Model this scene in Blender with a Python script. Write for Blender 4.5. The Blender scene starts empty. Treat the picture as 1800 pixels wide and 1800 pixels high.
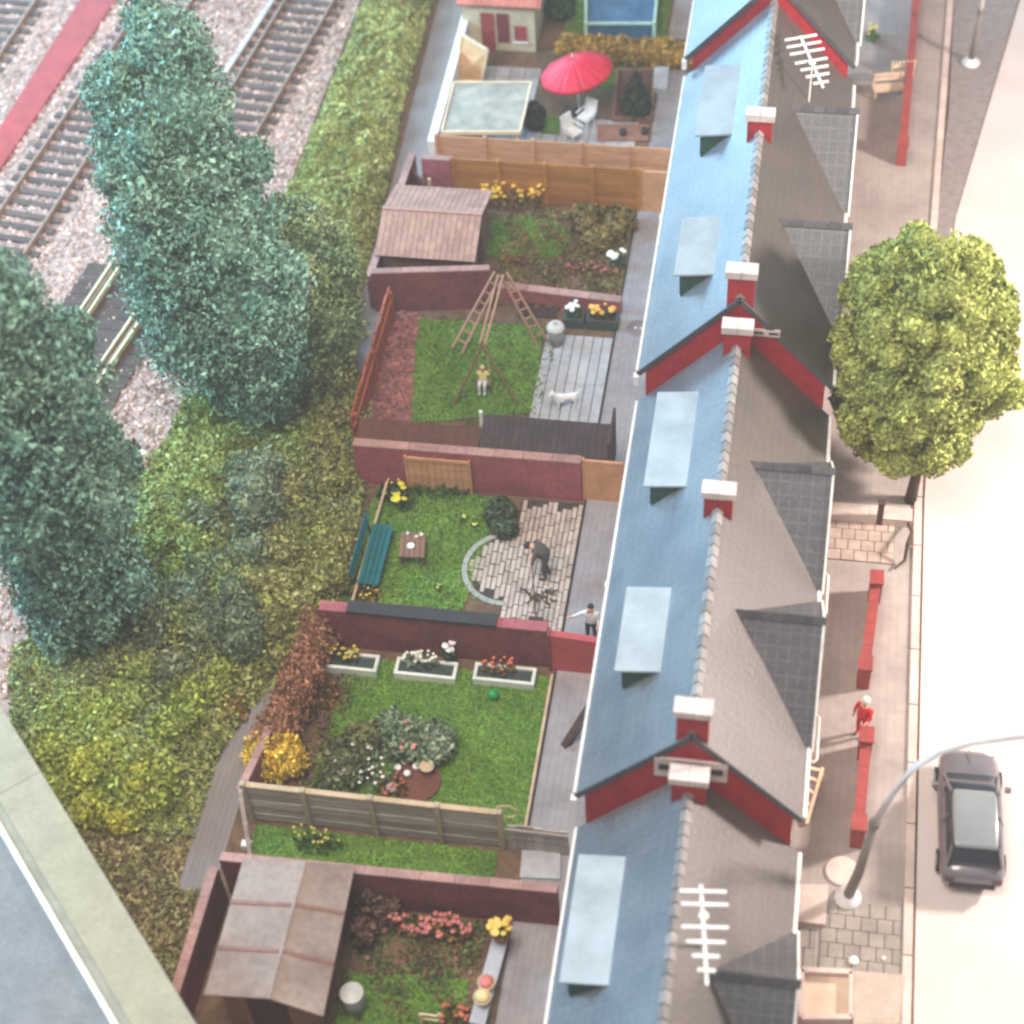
import bpy, math, random
import numpy as np
from mathutils import Vector, Matrix
random.seed(7); RNG = np.random.default_rng(7)
R = math.radians
sc = bpy.context.scene
COL = sc.collection
# ---------------------------------------------------------------- camera
YAW, PITCH, ROLL, FPX = R(12.553), R(49.461), R(-4.587), 3250.0
CAM = Vector((8.4, -37.6, 45.0))
_f = Vector((-math.sin(YAW)*math.cos(PITCH), math.cos(YAW)*math.cos(PITCH), -math.sin(PITCH)))
_r = Vector((math.cos(YAW), math.sin(YAW), 0)); _u = _r.cross(_f)
RIGHT = math.cos(ROLL)*_r + math.sin(ROLL)*_u
UP = -math.sin(ROLL)*_r + math.cos(ROLL)*_u
FWD = _f
cam = bpy.data.cameras.new('camera'); camo = bpy.data.objects.new('camera', cam); COL.objects.link(camo)
camo.matrix_world = Matrix(((RIGHT.x, UP.x, -FWD.x, CAM.x), (RIGHT.y, UP.y, -FWD.y, CAM.y), (RIGHT.z, UP.z, -FWD.z, CAM.z), (0, 0, 0, 1)))
cam.sensor_width = 36; cam.lens = FPX/1800*36; cam.clip_start = 0.5; cam.clip_end = 400
cam.dof.use_dof = True; cam.dof.focus_distance = 57; cam.dof.aperture_fstop = 0.16
sc.camera = camo
# ---------------------------------------------------------------- world, lamps, exposure
world = bpy.data.worlds.new('World'); sc.world = world; world.use_nodes = True
bg = world.node_tree.nodes['Background']; bg.inputs[0].default_value = (1.0, 0.94, 0.92, 1); bg.inputs[1].default_value = 0.46
def area(name, loc, target, size, power, color, size_y=None):
    l = bpy.data.lights.new(name, 'AREA'); l.energy = power; l.color = color; l.size = size
    if size_y: l.shape = 'RECTANGLE'; l.size_y = size_y
    o = bpy.data.objects.new(name, l); COL.objects.link(o); o.location = loc
    o.rotation_euler = (Vector(target)-Vector(loc)).to_track_quat('-Z', 'Y').to_euler()
    return o
area('room_lamp', (38, 3, 18.5), (11, -1, 0), 4.0, 28000, (1.0, 0.855, 0.79))
area('overhead_fill', (-4, -20, 60), (-2, 2, 0), 26, 41000, (1.0, 0.90, 0.82))  # broad overhead fill, added to lift the gardens and south faces
area('window_side_light', (-38, 58, 17), (0, -4, 4), 30, 50000, (0.36, 0.70, 1.0), 20)
area('window_side_light', (-47, 6, 27), (0, -10, 4), 24, 54000, (0.36, 0.70, 1.0), 18)  # second cool light, added to turn the lower rear roofs blue
sc.view_settings.view_transform = 'Standard'; sc.view_settings.look = 'None'; sc.view_settings.gamma = 1
sc.view_settings.exposure = 0.0
sc.cycles.use_denoising = True
sc.cycles.filter_width = 2.6
sc.cycles.max_bounces = 6
# ---------------------------------------------------------------- helpers
def W(px, py, z=0.0):                       # a pixel's ray met with the level z
    v = RIGHT*((px-900)/FPX) + UP*(-(py-900)/FPX) + FWD
    return CAM + v*((z-CAM.z)/v.z)
def WY(px, py, y):                          # a pixel's ray met with the upright plane y
    v = RIGHT*((px-900)/FPX) + UP*(-(py-900)/FPX) + FWD
    return CAM + v*((y-CAM.y)/v.y)
def S(r, g, b):
    f = lambda c: ((c/255+0.055)/1.055)**2.4 if c > 10 else c/255/12.92
    return (f(r), f(g), f(b))
def wpos(o):
    p = Vector((0, 0, 0))
    while o: p += o.location; o = o.parent
    return p
class MB:
    def __init__(s): s.v = []; s.f = []
    def add(s, vs, fs):
        n = len(s.v); s.v += [tuple(v) for v in vs]; s.f += [tuple(i+n for i in f) for f in fs]; return s
    def box(s, x0, x1, y0, y1, z0, z1):
        return s.add([(x0,y0,z0),(x1,y0,z0),(x1,y1,z0),(x0,y1,z0),(x0,y0,z1),(x1,y0,z1),(x1,y1,z1),(x0,y1,z1)],
                     [(3,2,1,0),(4,5,6,7),(0,1,5,4),(1,2,6,5),(2,3,7,6),(3,0,4,7)])
    def bar(s, a, b, w, h, up=(0,0,1)):     # box from a to b, w wide, h high (centred)
        a = Vector(a); b = Vector(b); d = (b-a).normalized(); u = Vector(up)
        if abs(d.dot(u)) > 0.98: u = Vector((0,1,0))
        sx = d.cross(u).normalized(); sz = sx.cross(d)
        q = []
        for p in (a, b):
            for i, j in ((-1,-1),(1,-1),(1,1),(-1,1)): q.append(p+sx*(i*w/2)+sz*(j*h/2))
        return s.add(q, [(0,1,2,3),(7,6,5,4),(0,4,5,1),(1,5,6,2),(2,6,7,3),(3,7,4,0)])
    def prism(s, poly, z0, z1):
        n = len(poly)
        a = sum(poly[i][0]*poly[(i+1)%n][1]-poly[(i+1)%n][0]*poly[i][1] for i in range(n))
        if a < 0: poly = poly[::-1]
        vs = [(p[0],p[1],z0) for p in poly]+[(p[0],p[1],z1) for p in poly]
        fs = [tuple(range(n-1,-1,-1)), tuple(range(n,2*n))]+[(i,(i+1)%n,(i+1)%n+n,i+n) for i in range(n)]
        return s.add(vs, fs)
    def slab(s, quad, t):                   # quad of 3D points thickened downwards along its normal
        q = [Vector(p) for p in quad]; n = (q[1]-q[0]).cross(q[2]-q[0]).normalized()
        if n.z < 0: q = q[::-1]; n = -n
        k = len(q); vs = q+[p-n*t for p in q]
        return s.add(vs, [tuple(range(k)), tuple(range(2*k-1,k-1,-1))]+[(i,i+k,(i+1)%k+k,(i+1)%k) for i in range(k)])
    def tube(s, pts, r, seg=8, cap=True):
        pts = [Vector(p) for p in pts]; n = len(s.v); rs = r if isinstance(r, (list, tuple)) else [r]*len(pts)
        vs = []
        for i, p in enumerate(pts):
            d = (pts[min(i+1,len(pts)-1)]-pts[max(i-1,0)]).normalized()
            a = d.cross(Vector((0.31,0.77,0.55)) if abs(d.z) > .9 else Vector((0,0,1))).normalized(); b = d.cross(a)
            for k in range(seg):
                t = 2*math.pi*k/seg; vs.append(p+(a*math.cos(t)+b*math.sin(t))*rs[i])
        fs = []
        for i in range(len(pts)-1):
            for k in range(seg):
                k2 = (k+1)%seg; fs.append((i*seg+k, i*seg+k2, (i+1)*seg+k2, (i+1)*seg+k))
        if cap: fs += [tuple(range(seg-1,-1,-1)), tuple((len(pts)-1)*seg+k for k in range(seg))]
        return s.add(vs, fs)
    def lathe(s, prof, c, seg=16):
        vs = []; fs = []
        for (r, z) in prof:
            for k in range(seg):
                t = 2*math.pi*k/seg; vs.append((c[0]+r*math.cos(t), c[1]+r*math.sin(t), z))
        for i in range(len(prof)-1):
            for k in range(seg):
                k2 = (k+1)%seg; fs.append((i*seg+k, i*seg+k2, (i+1)*seg+k2, (i+1)*seg+k))
        fs += [tuple(range(seg-1,-1,-1)), tuple((len(prof)-1)*seg+k for k in range(seg))]
        return s.add(vs, fs)
    def build(s, name, mat, parent=None, smooth=False, kind=None):
        me = bpy.data.meshes.new(name); o = bpy.data.objects.new(name, me); COL.objects.link(o)
        w = wpos(parent) if parent else Vector((0,0,0))
        if parent is None:
            a = np.array(s.v); w = Vector(((a[:,0].min()+a[:,0].max())/2, (a[:,1].min()+a[:,1].max())/2, a[:,2].min())); o.location = w
        me.from_pydata([(x-w.x, y-w.y, z-w.z) for x, y, z in s.v], [], s.f)
        if parent: o.parent = parent
        for m in (mat if isinstance(mat, list) else [mat]): me.materials.append(m)
        if smooth:
            me.polygons.foreach_set('use_smooth', [True]*len(me.polygons))
        if kind: o['kind'] = kind
        return o
def tag(o, label, cat, group=None, kind=None):
    o['label'] = label; o['category'] = cat
    if group: o['group'] = group
    if kind: o['kind'] = kind
    return o
def thing(name, label, cat, loc, group=None):
    o = bpy.data.objects.new(name, None); COL.objects.link(o); o.location = Vector(loc); o.empty_display_size = .2
    return tag(o, label, cat, group)
def struct(name, mb, mat): return mb.build(name, mat, None, kind='structure')
def piece(name, me, loc, parent, rot=(0,0,0), sc_=(1,1,1)):        # alike pieces share one mesh
    o = bpy.data.objects.new(name, me); COL.objects.link(o); o.parent = parent
    o.location = Vector(loc)-wpos(parent); o.rotation_euler = rot; o.scale = sc_
    return o
def unit_mesh(name, mb, mat):
    me = bpy.data.meshes.new(name); me.from_pydata(mb.v, [], mb.f); me.materials.append(mat); return me
# ---------------------------------------------------------------- materials
MATS = {}
def mat(name, col, rough=.7, var=.25, scale=6., bump=.2, bscale=None, spec=.4, metal=0., isl=0., obj=0., col2=None, patch=1.2, detail=6., stretch=None, lines=None, coat=0.):
    """base colour broken up by two noises; isl = spread per leaf, obj = spread per object, lines = (axis, period, depth)"""
    if name in MATS: return MATS[name]
    m = bpy.data.materials.new(name); m.use_nodes = True; nt = m.node_tree; N = nt.nodes; L = nt.links
    b = N['Principled BSDF']; b.inputs['Roughness'].default_value = rough; b.inputs['Metallic'].default_value = metal
    b.inputs['Specular IOR Level'].default_value = spec
    if coat: b.inputs['Coat Weight'].default_value = coat; b.inputs['Coat Roughness'].default_value = .12
    geo = N.new('ShaderNodeNewGeometry'); vec = geo.outputs['Position']
    if stretch:
        mp = N.new('ShaderNodeMapping'); mp.inputs['Scale'].default_value = stretch; L.new(vec, mp.inputs[0]); vec = mp.outputs[0]
    n1 = N.new('ShaderNodeTexNoise'); n1.inputs['Scale'].default_value = scale; n1.inputs['Detail'].default_value = detail; L.new(vec, n1.inputs['Vector'])
    n2 = N.new('ShaderNodeTexNoise'); n2.inputs['Scale'].default_value = scale/6*patch; n2.inputs['Detail'].default_value = 3; L.new(vec, n2.inputs['Vector'])
    c1 = (*col, 1); c2 = (*(col2 or tuple(c*.78 for c in col)), 1)
    mx = N.new('ShaderNodeMix'); mx.data_type = 'RGBA'; mx.inputs[6].default_value = c1; mx.inputs[7].default_value = c2
    rp = N.new('ShaderNodeValToRGB'); rp.color_ramp.elements[0].position = .38; rp.color_ramp.elements[1].position = .68
    L.new(n2.outputs['Fac'], rp.inputs[0]); L.new(rp.outputs[0], mx.inputs[0])
    hv = N.new('ShaderNodeHueSaturation'); L.new(mx.outputs[2], hv.inputs['Color'])
    val = N.new('ShaderNodeMapRange'); val.inputs[1].default_value = .25; val.inputs[2].default_value = .75
    val.inputs[3].default_value = 1-var; val.inputs[4].default_value = 1+var; L.new(n1.outputs['Fac'], val.inputs[0]); out = val.outputs[0]
    def times(src, amt, o):
        q = N.new('ShaderNodeMapRange'); q.inputs[3].default_value = 1-amt; q.inputs[4].default_value = 1+amt; L.new(src, q.inputs[0])
        t = N.new('ShaderNodeMath'); t.operation = 'MULTIPLY'; L.new(o, t.inputs[0]); L.new(q.outputs[0], t.inputs[1]); return t.outputs[0]
    if isl: out = times(geo.outputs['Random Per Island'], isl, out)
    if obj:
        oi = N.new('ShaderNodeObjectInfo'); out = times(oi.outputs['Random'], obj, out)
    h = n1.outputs['Fac']
    if lines:
        ax, per, dep = lines; sp = N.new('ShaderNodeSeparateXYZ'); L.new(geo.outputs['Position'], sp.inputs[0])
        hs = None
        for a_, p_ in zip(ax, per):
            d = N.new('ShaderNodeMath'); d.operation = 'DIVIDE'; L.new(sp.outputs['XYZ'.index(a_)], d.inputs[0]); d.inputs[1].default_value = p_
            fr = N.new('ShaderNodeMath'); fr.operation = 'FRACT'; L.new(d.outputs[0], fr.inputs[0])
            g = N.new('ShaderNodeMath'); g.operation = 'LESS_THAN'; L.new(fr.outputs[0], g.inputs[0]); g.inputs[1].default_value = .16
            if hs is None: hs = g.outputs[0]
            else:
                mm = N.new('ShaderNodeMath'); mm.operation = 'MAXIMUM'; L.new(hs, mm.inputs[0]); L.new(g.outputs[0], mm.inputs[1]); hs = mm.outputs[0]
        q = N.new('ShaderNodeMath'); q.operation = 'MULTIPLY_ADD'; L.new(hs, q.inputs[0]); q.inputs[1].default_value = -dep; q.inputs[2].default_value = 1
        t = N.new('ShaderNodeMath'); t.operation = 'MULTIPLY'; L.new(out, t.inputs[0]); L.new(q.outputs[0], t.inputs[1]); out = t.outputs[0]
        ad = N.new('ShaderNodeMath'); ad.operation = 'SUBTRACT'; L.new(h, ad.inputs[0]); L.new(hs, ad.inputs[1]); h = ad.outputs[0]
    L.new(out, hv.inputs['Value']); L.new(hv.outputs[0], b.inputs['Base Color'])
    if bump:
        bp = N.new('ShaderNodeBump'); bp.inputs['Strength'].default_value = bump; bp.inputs['Distance'].default_value = .04
        L.new(h, bp.inputs['Height']); L.new(bp.outputs[0], b.inputs['Normal'])
    MATS[name] = m; return m
def leafmat(name, col, col2, isl=.55, rough=.65):
    return mat(name, col, rough, .2, 1.6, 0, spec=.3, isl=isl, col2=col2, patch=2.2)
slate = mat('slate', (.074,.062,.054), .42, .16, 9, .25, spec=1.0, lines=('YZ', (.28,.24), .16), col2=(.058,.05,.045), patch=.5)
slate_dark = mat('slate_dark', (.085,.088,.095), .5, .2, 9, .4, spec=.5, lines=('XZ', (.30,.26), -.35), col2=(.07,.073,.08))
slate_rear_sheen = mat('slate_rear_sheen', (.125,.148,.168), .42, .18, 9, .25, spec=1.0, lines=('YZ', (.28,.24), .16), col2=(.082,.104,.128), patch=.45)  # blue window reflection put into the slate colour of the rear slopes
ridge_m = mat('ridge_tile', (.22,.21,.20), .5, .2, 12, .2, obj=.35)
ridge_dark = mat('ridge_tile_dark', (.07,.072,.08), .6, .2, 12, .2, obj=.3)
redbrick = mat('red_brick', S(164,36,46), .6, .16, 14, .25, lines=('XZ', (.45,.12), .10))
capwhite = mat('white_cap', S(206,194,188), .55, .08, 14, .1)
white = mat('white_paint', S(235,232,228), .5, .08, 10, .1)
dormer_m = mat('dormer_sheet', S(164,177,183), .5, .06, 5, .08, spec=.5)
cheek = mat('green_cheek', S(38,80,68), .6, .15, 10, .15)
render_m = mat('house_wall', S(205,190,175), .8, .1, 8, .1)
glass = mat('window_glass', (.02,.03,.04), .08, .05, 3, 0, spec=.6)
maroon = mat('maroon_brick', S(130,70,72), .8, .25, 7, .35, lines=('XZ', (.24,.09), .10), col2=S(104,62,64))
pinkwall = mat('pink_brick', S(162,86,90), .75, .22, 6, .3, lines=('XZ', (.24,.09), .08), col2=S(138,78,82))
coping = mat('pink_coping', S(166,128,120), .8, .22, 7, .3, obj=.15)
tanwood = mat('tan_wood', S(204,152,114), .75, .2, 5, .3, stretch=(.5,4,4), obj=.06)
goldwood = mat('golden_wood', S(172,112,52), .75, .25, 6, .35, stretch=(.4,4,5), obj=.14)
greywood = mat('weathered_wood', S(182,172,164), .85, .28, 7, .4, stretch=(.4,4,5), obj=.16, col2=S(150,142,134))
orangewood = mat('orange_wood', S(170,88,62), .7, .25, 6, .3, stretch=(4,.4,5), obj=.1)
darkwood = mat('dark_wood', S(76,54,48), .8, .3, 6, .3)
redpanel = mat('red_panel', S(180,80,82), .7, .15, 6, .2)
salmon = mat('salmon_panel', S(205,150,110), .75, .1, 6, .1)
lane_m = mat('lane_paving', S(140,132,130), .8, .12, 3, .25, lines=('X', (.17,), .2), stretch=(1,.3,1))
patio_m = mat('patio_strip', S(150,144,146), .75, .1, 4, .2, lines=('X', (.2,), .14))
pinkpave = mat('front_paving', S(158,149,144), .75, .1, 3, .15, lines=('X', (.24,), .08))
road_m = mat('road_sheet', S(194,184,180), .7, .05, 14, .1, lines=('X', (.16,), .035), col2=S(188,177,172), patch=.2)
asphalt = mat('asphalt', S(132,124,121), .85, .25, 18, .3)
kerb_m = mat('kerb_stone', S(196,180,172), .7, .08, 6, .1, obj=.06)
earth = mat('earth', S(112,88,66), .95, .3, 4, .5, col2=S(84,68,52))
lawn_m = mat('lawn', S(90,122,44), .95, .3, 9, .5, col2=S(52,88,28))
blade_m = leafmat('grass_blade', S(104,138,52), S(82,118,42), .35)
ballast_base = mat('ballast_bed', S(184,152,138), .95, .35, 14, .6, col2=S(140,116,108))
stone_m = mat('ballast_stone', S(214,184,168), .9, .2, 6, .3, isl=.5, col2=S(168,138,128))
rail_m = mat('rail', S(150,120,100), .6, .15, 8, .1, metal=.1)
brass_m = mat('brass_rail', S(250,234,184), .35, .1, 8, 0, metal=.15)
sleeper_m = mat('sleeper', S(92,74,64), .85, .25, 7, .4, obj=.2)
deck_m = mat('bridge_deck', S(84,68,60), .9, .25, 8, .4)
redstrip = mat('red_walkway', S(166,62,58), .8, .14, 5, .2)
shedfelt = mat('shed_felt', S(148,132,122), .85, .18, 5, .3, col2=S(132,114,104), obj=.08)
shedtile = mat('shed_tile', S(170,132,116), .8, .14, 8, .2, obj=.14)
batten_m = mat('batten', S(136,100,90), .8, .2, 8, .2)
browntile = mat('brown_tile', S(62,52,54), .75, .2, 8, .3, obj=.15)
slabstone = mat('slab_stone', S(172,172,176), .75, .12, 6, .2, obj=.07)
sett_m = mat('sett', S(186,170,158), .8, .15, 8, .3, obj=.16)
joint_m = mat('joint', S(70,62,58), .95, .2, 8, .2)
edging_m = mat('edging', S(160,164,156), .8, .15, 8, .2)
carport_m = mat('carport_roof', S(168,164,150), .85, .18, 2.5, .2, col2=S(136,134,126), patch=2.5)
teal = mat('teal_paint', S(14,98,104), .45, .15, 8, .1)
charcoal = mat('charcoal', (.03,.03,.033), .6, .2, 8, .1)
brownwood = mat('brown_wood', S(128,96,76), .7, .2, 8, .2)
palewood = mat('pale_wood', S(196,172,140), .7, .15, 8, .2)
swingwood = mat('swing_wood', S(168,128,104), .7, .15, 8, .2)
umb_m = mat('umbrella_cloth', S(214,32,62), .6, .08, 5, .1, obj=0)
creampaint = mat('cream_paint', S(238,214,180), .6, .08, 6, .1)
tanboard = mat('tan_board', S(222,178,132), .7, .1, 6, .1)
bluetarp = mat('blue_tarp', S(40,78,108), .5, .25, 3, .4, col2=S(66,108,136))
palegreen = mat('pale_green_paint', S(176,206,186), .5, .08, 6, .05)
binmetal = mat('bin_metal', S(150,150,150), .45, .15, 8, .1, metal=.3)
pot_m = mat('terracotta', S(160,90,70), .8, .2, 8, .2)
soil = mat('soil', S(88,58,50), .95, .3, 8, .5)
mulch = mat('red_mulch', S(138,92,88), .95, .35, 10, .6, isl=.4)
planter_dark = mat('planter_dark', S(58,74,70), .7, .2, 8, .2)
lampgrey = mat('lamp_post_paint', S(116,110,104), .5, .1, 6, .05)
lampwhite = mat('lamp_white', S(206,206,208), .4, .05, 6, 0)
rimstone = mat('parapet_stone', S(150,147,126), .85, .1, 7, .25, col2=S(140,137,117))
roofgrey = mat('flat_roof_felt', S(120,124,126), .85, .14, 9, .2, col2=S(110,114,116))
carpaint = mat('car_paint', S(98,96,102), .3, .05, 4, 0, spec=.6, coat=.6)
carroof_sheen = mat('car_roof_sheen', S(118,126,130), .3, .05, 4, 0, spec=.6, coat=.5)  # paler than the body: reflected overhead light put into the colour
tyre = mat('tyre', (.02,.02,.02), .8, .1, 8, .1)
skin = mat('skin', S(214,164,136), .6, .05, 8, 0)
redlow = mat('red_garden_wall', S(146,62,58), .6, .18, 9, .3, obj=.08)
bark = mat('bark', S(74,56,44), .9, .3, 12, .6)
petalm = {}
def petal(c):
    if c not in petalm: petalm[c] = mat('petal_%02x%02x%02x' % c, S(*c), .6, .1, 8, 0, isl=.2)
    return petalm[c]
# ---------------------------------------------------------------- leaf clouds
def quads(mesh_name, P, Nn, size, m, parent, name='foliage', core=None, up=0.0, kind=None, aspect=1.9, world_root=False):
    n = len(P); d = RNG.normal(size=(n,3)); d /= np.linalg.norm(d, axis=1)[:,None]
    nn = Nn*.75+d*.8; nn /= np.linalg.norm(nn, axis=1)[:,None]
    t = np.cross(nn, RNG.normal(size=(n,3))); t[:,2] += up; t /= np.linalg.norm(t, axis=1)[:,None]
    b = np.cross(nn, t); b /= np.linalg.norm(b, axis=1)[:,None]
    s = size*RNG.uniform(.55, 1.35, (n,1))
    w = wpos(parent) if parent else Vector((float(P[:,0].mean()), float(P[:,1].mean()), float(P[:,2].min())))
    P = P-np.array(w)
    v = np.stack([P-t*s*aspect/2, P+b*s/2, P+t*s*aspect/2+nn*s*.15, P-b*s/2], 1).reshape(-1,3)
    f = np.arange(4*n).reshape(-1,4)
    vs = v; nv = len(vs); cf = []
    if core:
        vs = np.concatenate([v, np.array(core.v)-np.array(w)]); cf = [tuple(i+nv for i in q) for q in core.f]
    me = bpy.data.meshes.new(name); me.from_pydata(vs.tolist(), [], f.tolist()+cf); me.materials.append(m)
    o = bpy.data.objects.new(name, me); COL.objects.link(o)
    if parent: o.parent = parent
    else: o.location = w
    if kind: o['kind'] = kind
    return o
def lump(d, k, ph): return (np.sin(d[:,0]*k+ph)*np.sin(d[:,1]*k*1.13+ph*2.1)*np.sin(d[:,2]*k*.93+ph*.7)+.6*np.sin(d[:,0]*k*2.3+ph*3)*np.sin(d[:,1]*k*2.1+1+ph)*np.sin(d[:,2]*k*2.6+ph))
def blob_points(blobs, n, depth=.22, bumps=.14, k=5., fly=.05):
    ar = np.array([b[1]*b[1]+b[1]*b[2] for b in blobs]); cnt = (n*ar/ar.sum()).astype(int)+8
    Ps, Ns = [], []
    for i, (c, r, rz) in enumerate(blobs):
        m_ = cnt[i]; d = RNG.normal(size=(m_,3)); d /= np.linalg.norm(d, axis=1)[:,None]
        q = (1+bumps*lump(d, k, i*1.7+c[0]))*(1-depth*RNG.random(m_)**1.5)*(1+fly*RNG.exponential(1,m_)*(RNG.random(m_) < .3))
        p = np.array(c)+d*np.array([r,r,rz])*q[:,None]
        keep = np.ones(m_, bool)
        for j, (c2, r2, rz2) in enumerate(blobs):
            if j != i: keep &= (((p-np.array(c2))/np.array([r2,r2,rz2]))**2).sum(1) > .62
        keep &= p[:,2] > .04
        Ps.append(p[keep]); Ns.append(d[keep])
    return np.concatenate(Ps), np.concatenate(Ns)
def blob_core(blobs, f=.8):
    mb = MB()
    for c, r, rz in blobs:
        prof = []
        for a in range(-80, 81, 20): prof.append((max(.02, r*f*math.cos(R(a))), max(.03, c[2]+rz*f*math.sin(R(a)))))
        mb.lathe(prof, c, 12)
    return mb
def ragged(bl, n, r0, r1):
    out = list(bl)
    for i in range(n):
        c, r, rz = bl[i % len(bl)]; a = RNG.normal(size=3); a /= np.linalg.norm(a); q = RNG.uniform(r0, r1)
        out.append(((c[0]+float(a[0])*r, c[1]+float(a[1])*r, max(q, c[2]+float(a[2])*rz)), q, q*1.15))
    return out
def bushy(name, label, cat, base, blobs, n, size, m, group=None, trunk=None, core=.6, depth=.42, bumps=.2, k=5., up=.5, stemmat=None, crown='crown', fly=.05):
    t = thing(name, label, cat, base, group)
    P, Nn = blob_points(blobs, n, depth, bumps, k, fly)
    quads(name, P, Nn, size, m, t, crown, blob_core(blobs, core) if core else None, up)
    if trunk:
        mb = MB(); mb.tube(trunk[0], trunk[1], 9); mb.build('trunk', stemmat or bark, t, True)
    return t
# ================================================================ THE SETTING
struct('ground', MB().box(-57, 57, -56, 58, -.6, -.06), earth)
def poly(pts, z=0): return [tuple(W(x, y, z)[:2]) for x, y in pts]
struct('ballast_ground', MB().prism([(-45,-12), (-13.6,-12), (-13.2,-3), (-11.6,4), (-11.0,14), (-10.6,45), (-45,45)], -.058, -.02), ballast_base)
struct('lane', MB().prism([(-7.0,-14.6), (-6.0,-14.6), (-5.9,-5), (-5.6,4), (-6.0,12), (-6.1,40), (-7.9,40), (-7.1,16), (-7.0,5)], -.058, 0.0), lane_m)
struct('garden_soil', MB().box(-6.0, 3.95, -26, 40, -.058, -.012), earth)
struct('rear_paving', MB().box(2.36, 4.4, -26, 40, -.012, .02), patio_m)
gap = MB().box(2.29, 2.36, -12, 15.5, -.012, -.006); struct('paving_gap', gap, charcoal)
struct('front_garden_ground', MB().prism([(9.1,-26),(12.8,-26),(12.8,6),(13.1,16),(13.9,40),(9.1,40)], -.058, .0), pinkpave)
def kx(y): return 12.84 if y < 6 else 12.84+(y-6)*.035
road = MB().prism([(12.99,-30), (12.99,2), (13.2,8), (13.9,15.8), (16.4,29.6), (18.5,42), (60,42), (60,-30)], -.06, -.03); struct('road', road, road_m)
struct('verge_asphalt', MB().prism([(12.9,10), (13.25,16), (13.6,22), (14.0,40), (18.2,42), (16.35,29.6), (13.88,15.8), (13.2,9.5)], -.06, .012), asphalt)
kerb = bpy.data.objects.new('kerb', None); COL.objects.link(kerb); kerb['kind'] = 'structure'; kerb.location = (12.9, 0, 0)
kme = unit_mesh('kerb_stone', MB().box(-.12,.12,-.98,.98,-.06,.08), kerb_m)
y = -24.0
while y < 34:
    dx = kx(y+2)-kx(y); piece('kerb_stone', kme, (kx(y+1)-.05, y+1, 0), kerb, (0,0,-math.atan2(dx,2))); y += 2.0
# ballast stones (nobody could count them)
def stones(n, region, z0, smin, smax, m, name, label):
    n0 = n; P = region(n); n = len(P)
    base = np.array([(1,0,0),(-1,0,0),(0,1,0),(0,-1,0),(0,0,.8),(0,0,-.5)],float)
    fc = np.array([(0,2,4),(2,1,4),(1,3,4),(3,0,4),(2,0,5),(1,2,5),(3,1,5),(0,3,5)])
    s = RNG.uniform(smin, smax, (n,1,1)); jit = RNG.uniform(.6,1.3,(n,6,3)); a = RNG.uniform(0,6.28,n)
    V = base[None]*jit*s; c, si = np.cos(a)[:,None], np.sin(a)[:,None]
    X = V[:,:,0]*c-V[:,:,1]*si; Y = V[:,:,0]*si+V[:,:,1]*c
    V = np.stack([X, Y, V[:,:,2]], 2)+P[:,None,:]; F = (fc[None]+6*np.arange(n)[:,None,None]).reshape(-1,3)
    w = Vector((float(P[:,0].mean()), float(P[:,1].mean()), 0))
    me = bpy.data.meshes.new(name); me.from_pydata((V.reshape(-1,3)-np.array(w)).tolist(), [], F.tolist()); me.materials.append(m)
    o = bpy.data.objects.new(name, me); COL.objects.link(o); o.location = w
    return tag(o, label, 'gravel', kind='stuff')
def ball_region(n):
    P = np.stack([RNG.uniform(-29,-10.6,n), RNG.uniform(-9,29.5,n), RNG.uniform(-.02,.03,n)], 1)
    lim = np.interp(P[:,1], [-12,-3,4,14,45], [-13.6,-13.2,-11.6,-11,-10.6]); return P[P[:,0] < lim]
stones(26000, ball_region, 0, .05, .13, stone_m, 'ballast', 'loose pinkish grey ballast stones around the railway tracks')
# ---------------------------------------------------------------- railway tracks
def track(label, cl, gauge, sl_len, spacing=.66, skip=None, group='railway tracks'):
    t = thing('railway_track', label, 'track', (cl[0][0], cl[0][1], 0), group)
    pts = [Vector((x,y,0)) for x, y in cl]; seg = []
    sm = unit_mesh('sleeper', MB().box(-sl_len/2, sl_len/2, -.15, .15, -.01, .09), sleeper_m)
    acc = 0
    for a, b in zip(pts, pts[1:]):
        L_ = (b-a).length; d = (b-a)/L_; s_ = acc
        while s_ < L_:
            p = a+d*s_
            if not (skip and skip[0] < p.y < skip[1]): piece('sleeper', sm, p, t, (0,0,math.atan2(d.y,d.x)-math.pi/2))
            s_ += spacing
        acc = s_-L_
    for sd in (-1, 1):
        mb = MB()
        for a, b in zip(pts, pts[1:]):
            d = (b-a).normalized(); n = Vector((-d.y, d.x, 0))
            mb.bar(a+n*sd*gauge/2+Vector((0,0,.115)), b+n*sd*gauge/2+Vector((0,0,.115)), .16, .05); mb.bar(a+n*sd*gauge/2+Vector((0,0,.19)), b+n*sd*gauge/2+Vector((0,0,.19)), .08, .1)
        mb.build('rail', rail_m, t)
    return t
track('railway track between the red walkway and the tall conifers', [(-21.3,6.5), (-20.63,12.3), (-18.97,26.5), (-18.2,33)], 2.0, 3.0)
TB = [(-17.1,-.5), (-16.35,3.2), (-15.65,7), (-13.98,18), (-12.9,27), (-12.2,33)]
track('railway track beside the grassy bank, crossing the dark bridge deck', TB, 2.05, 3.0, skip=(1.8, 10.2))
track('railway track on the far side of the red walkway', [(-26.6,14), (-26.0,22), (-25.7,27), (-25.4,33)], 2.0, 3.0)
br = thing('bridge_deck', 'dark timber railway bridge deck with bright brass guard rails', 'bridge', (-15.9, 6, -.02))
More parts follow.
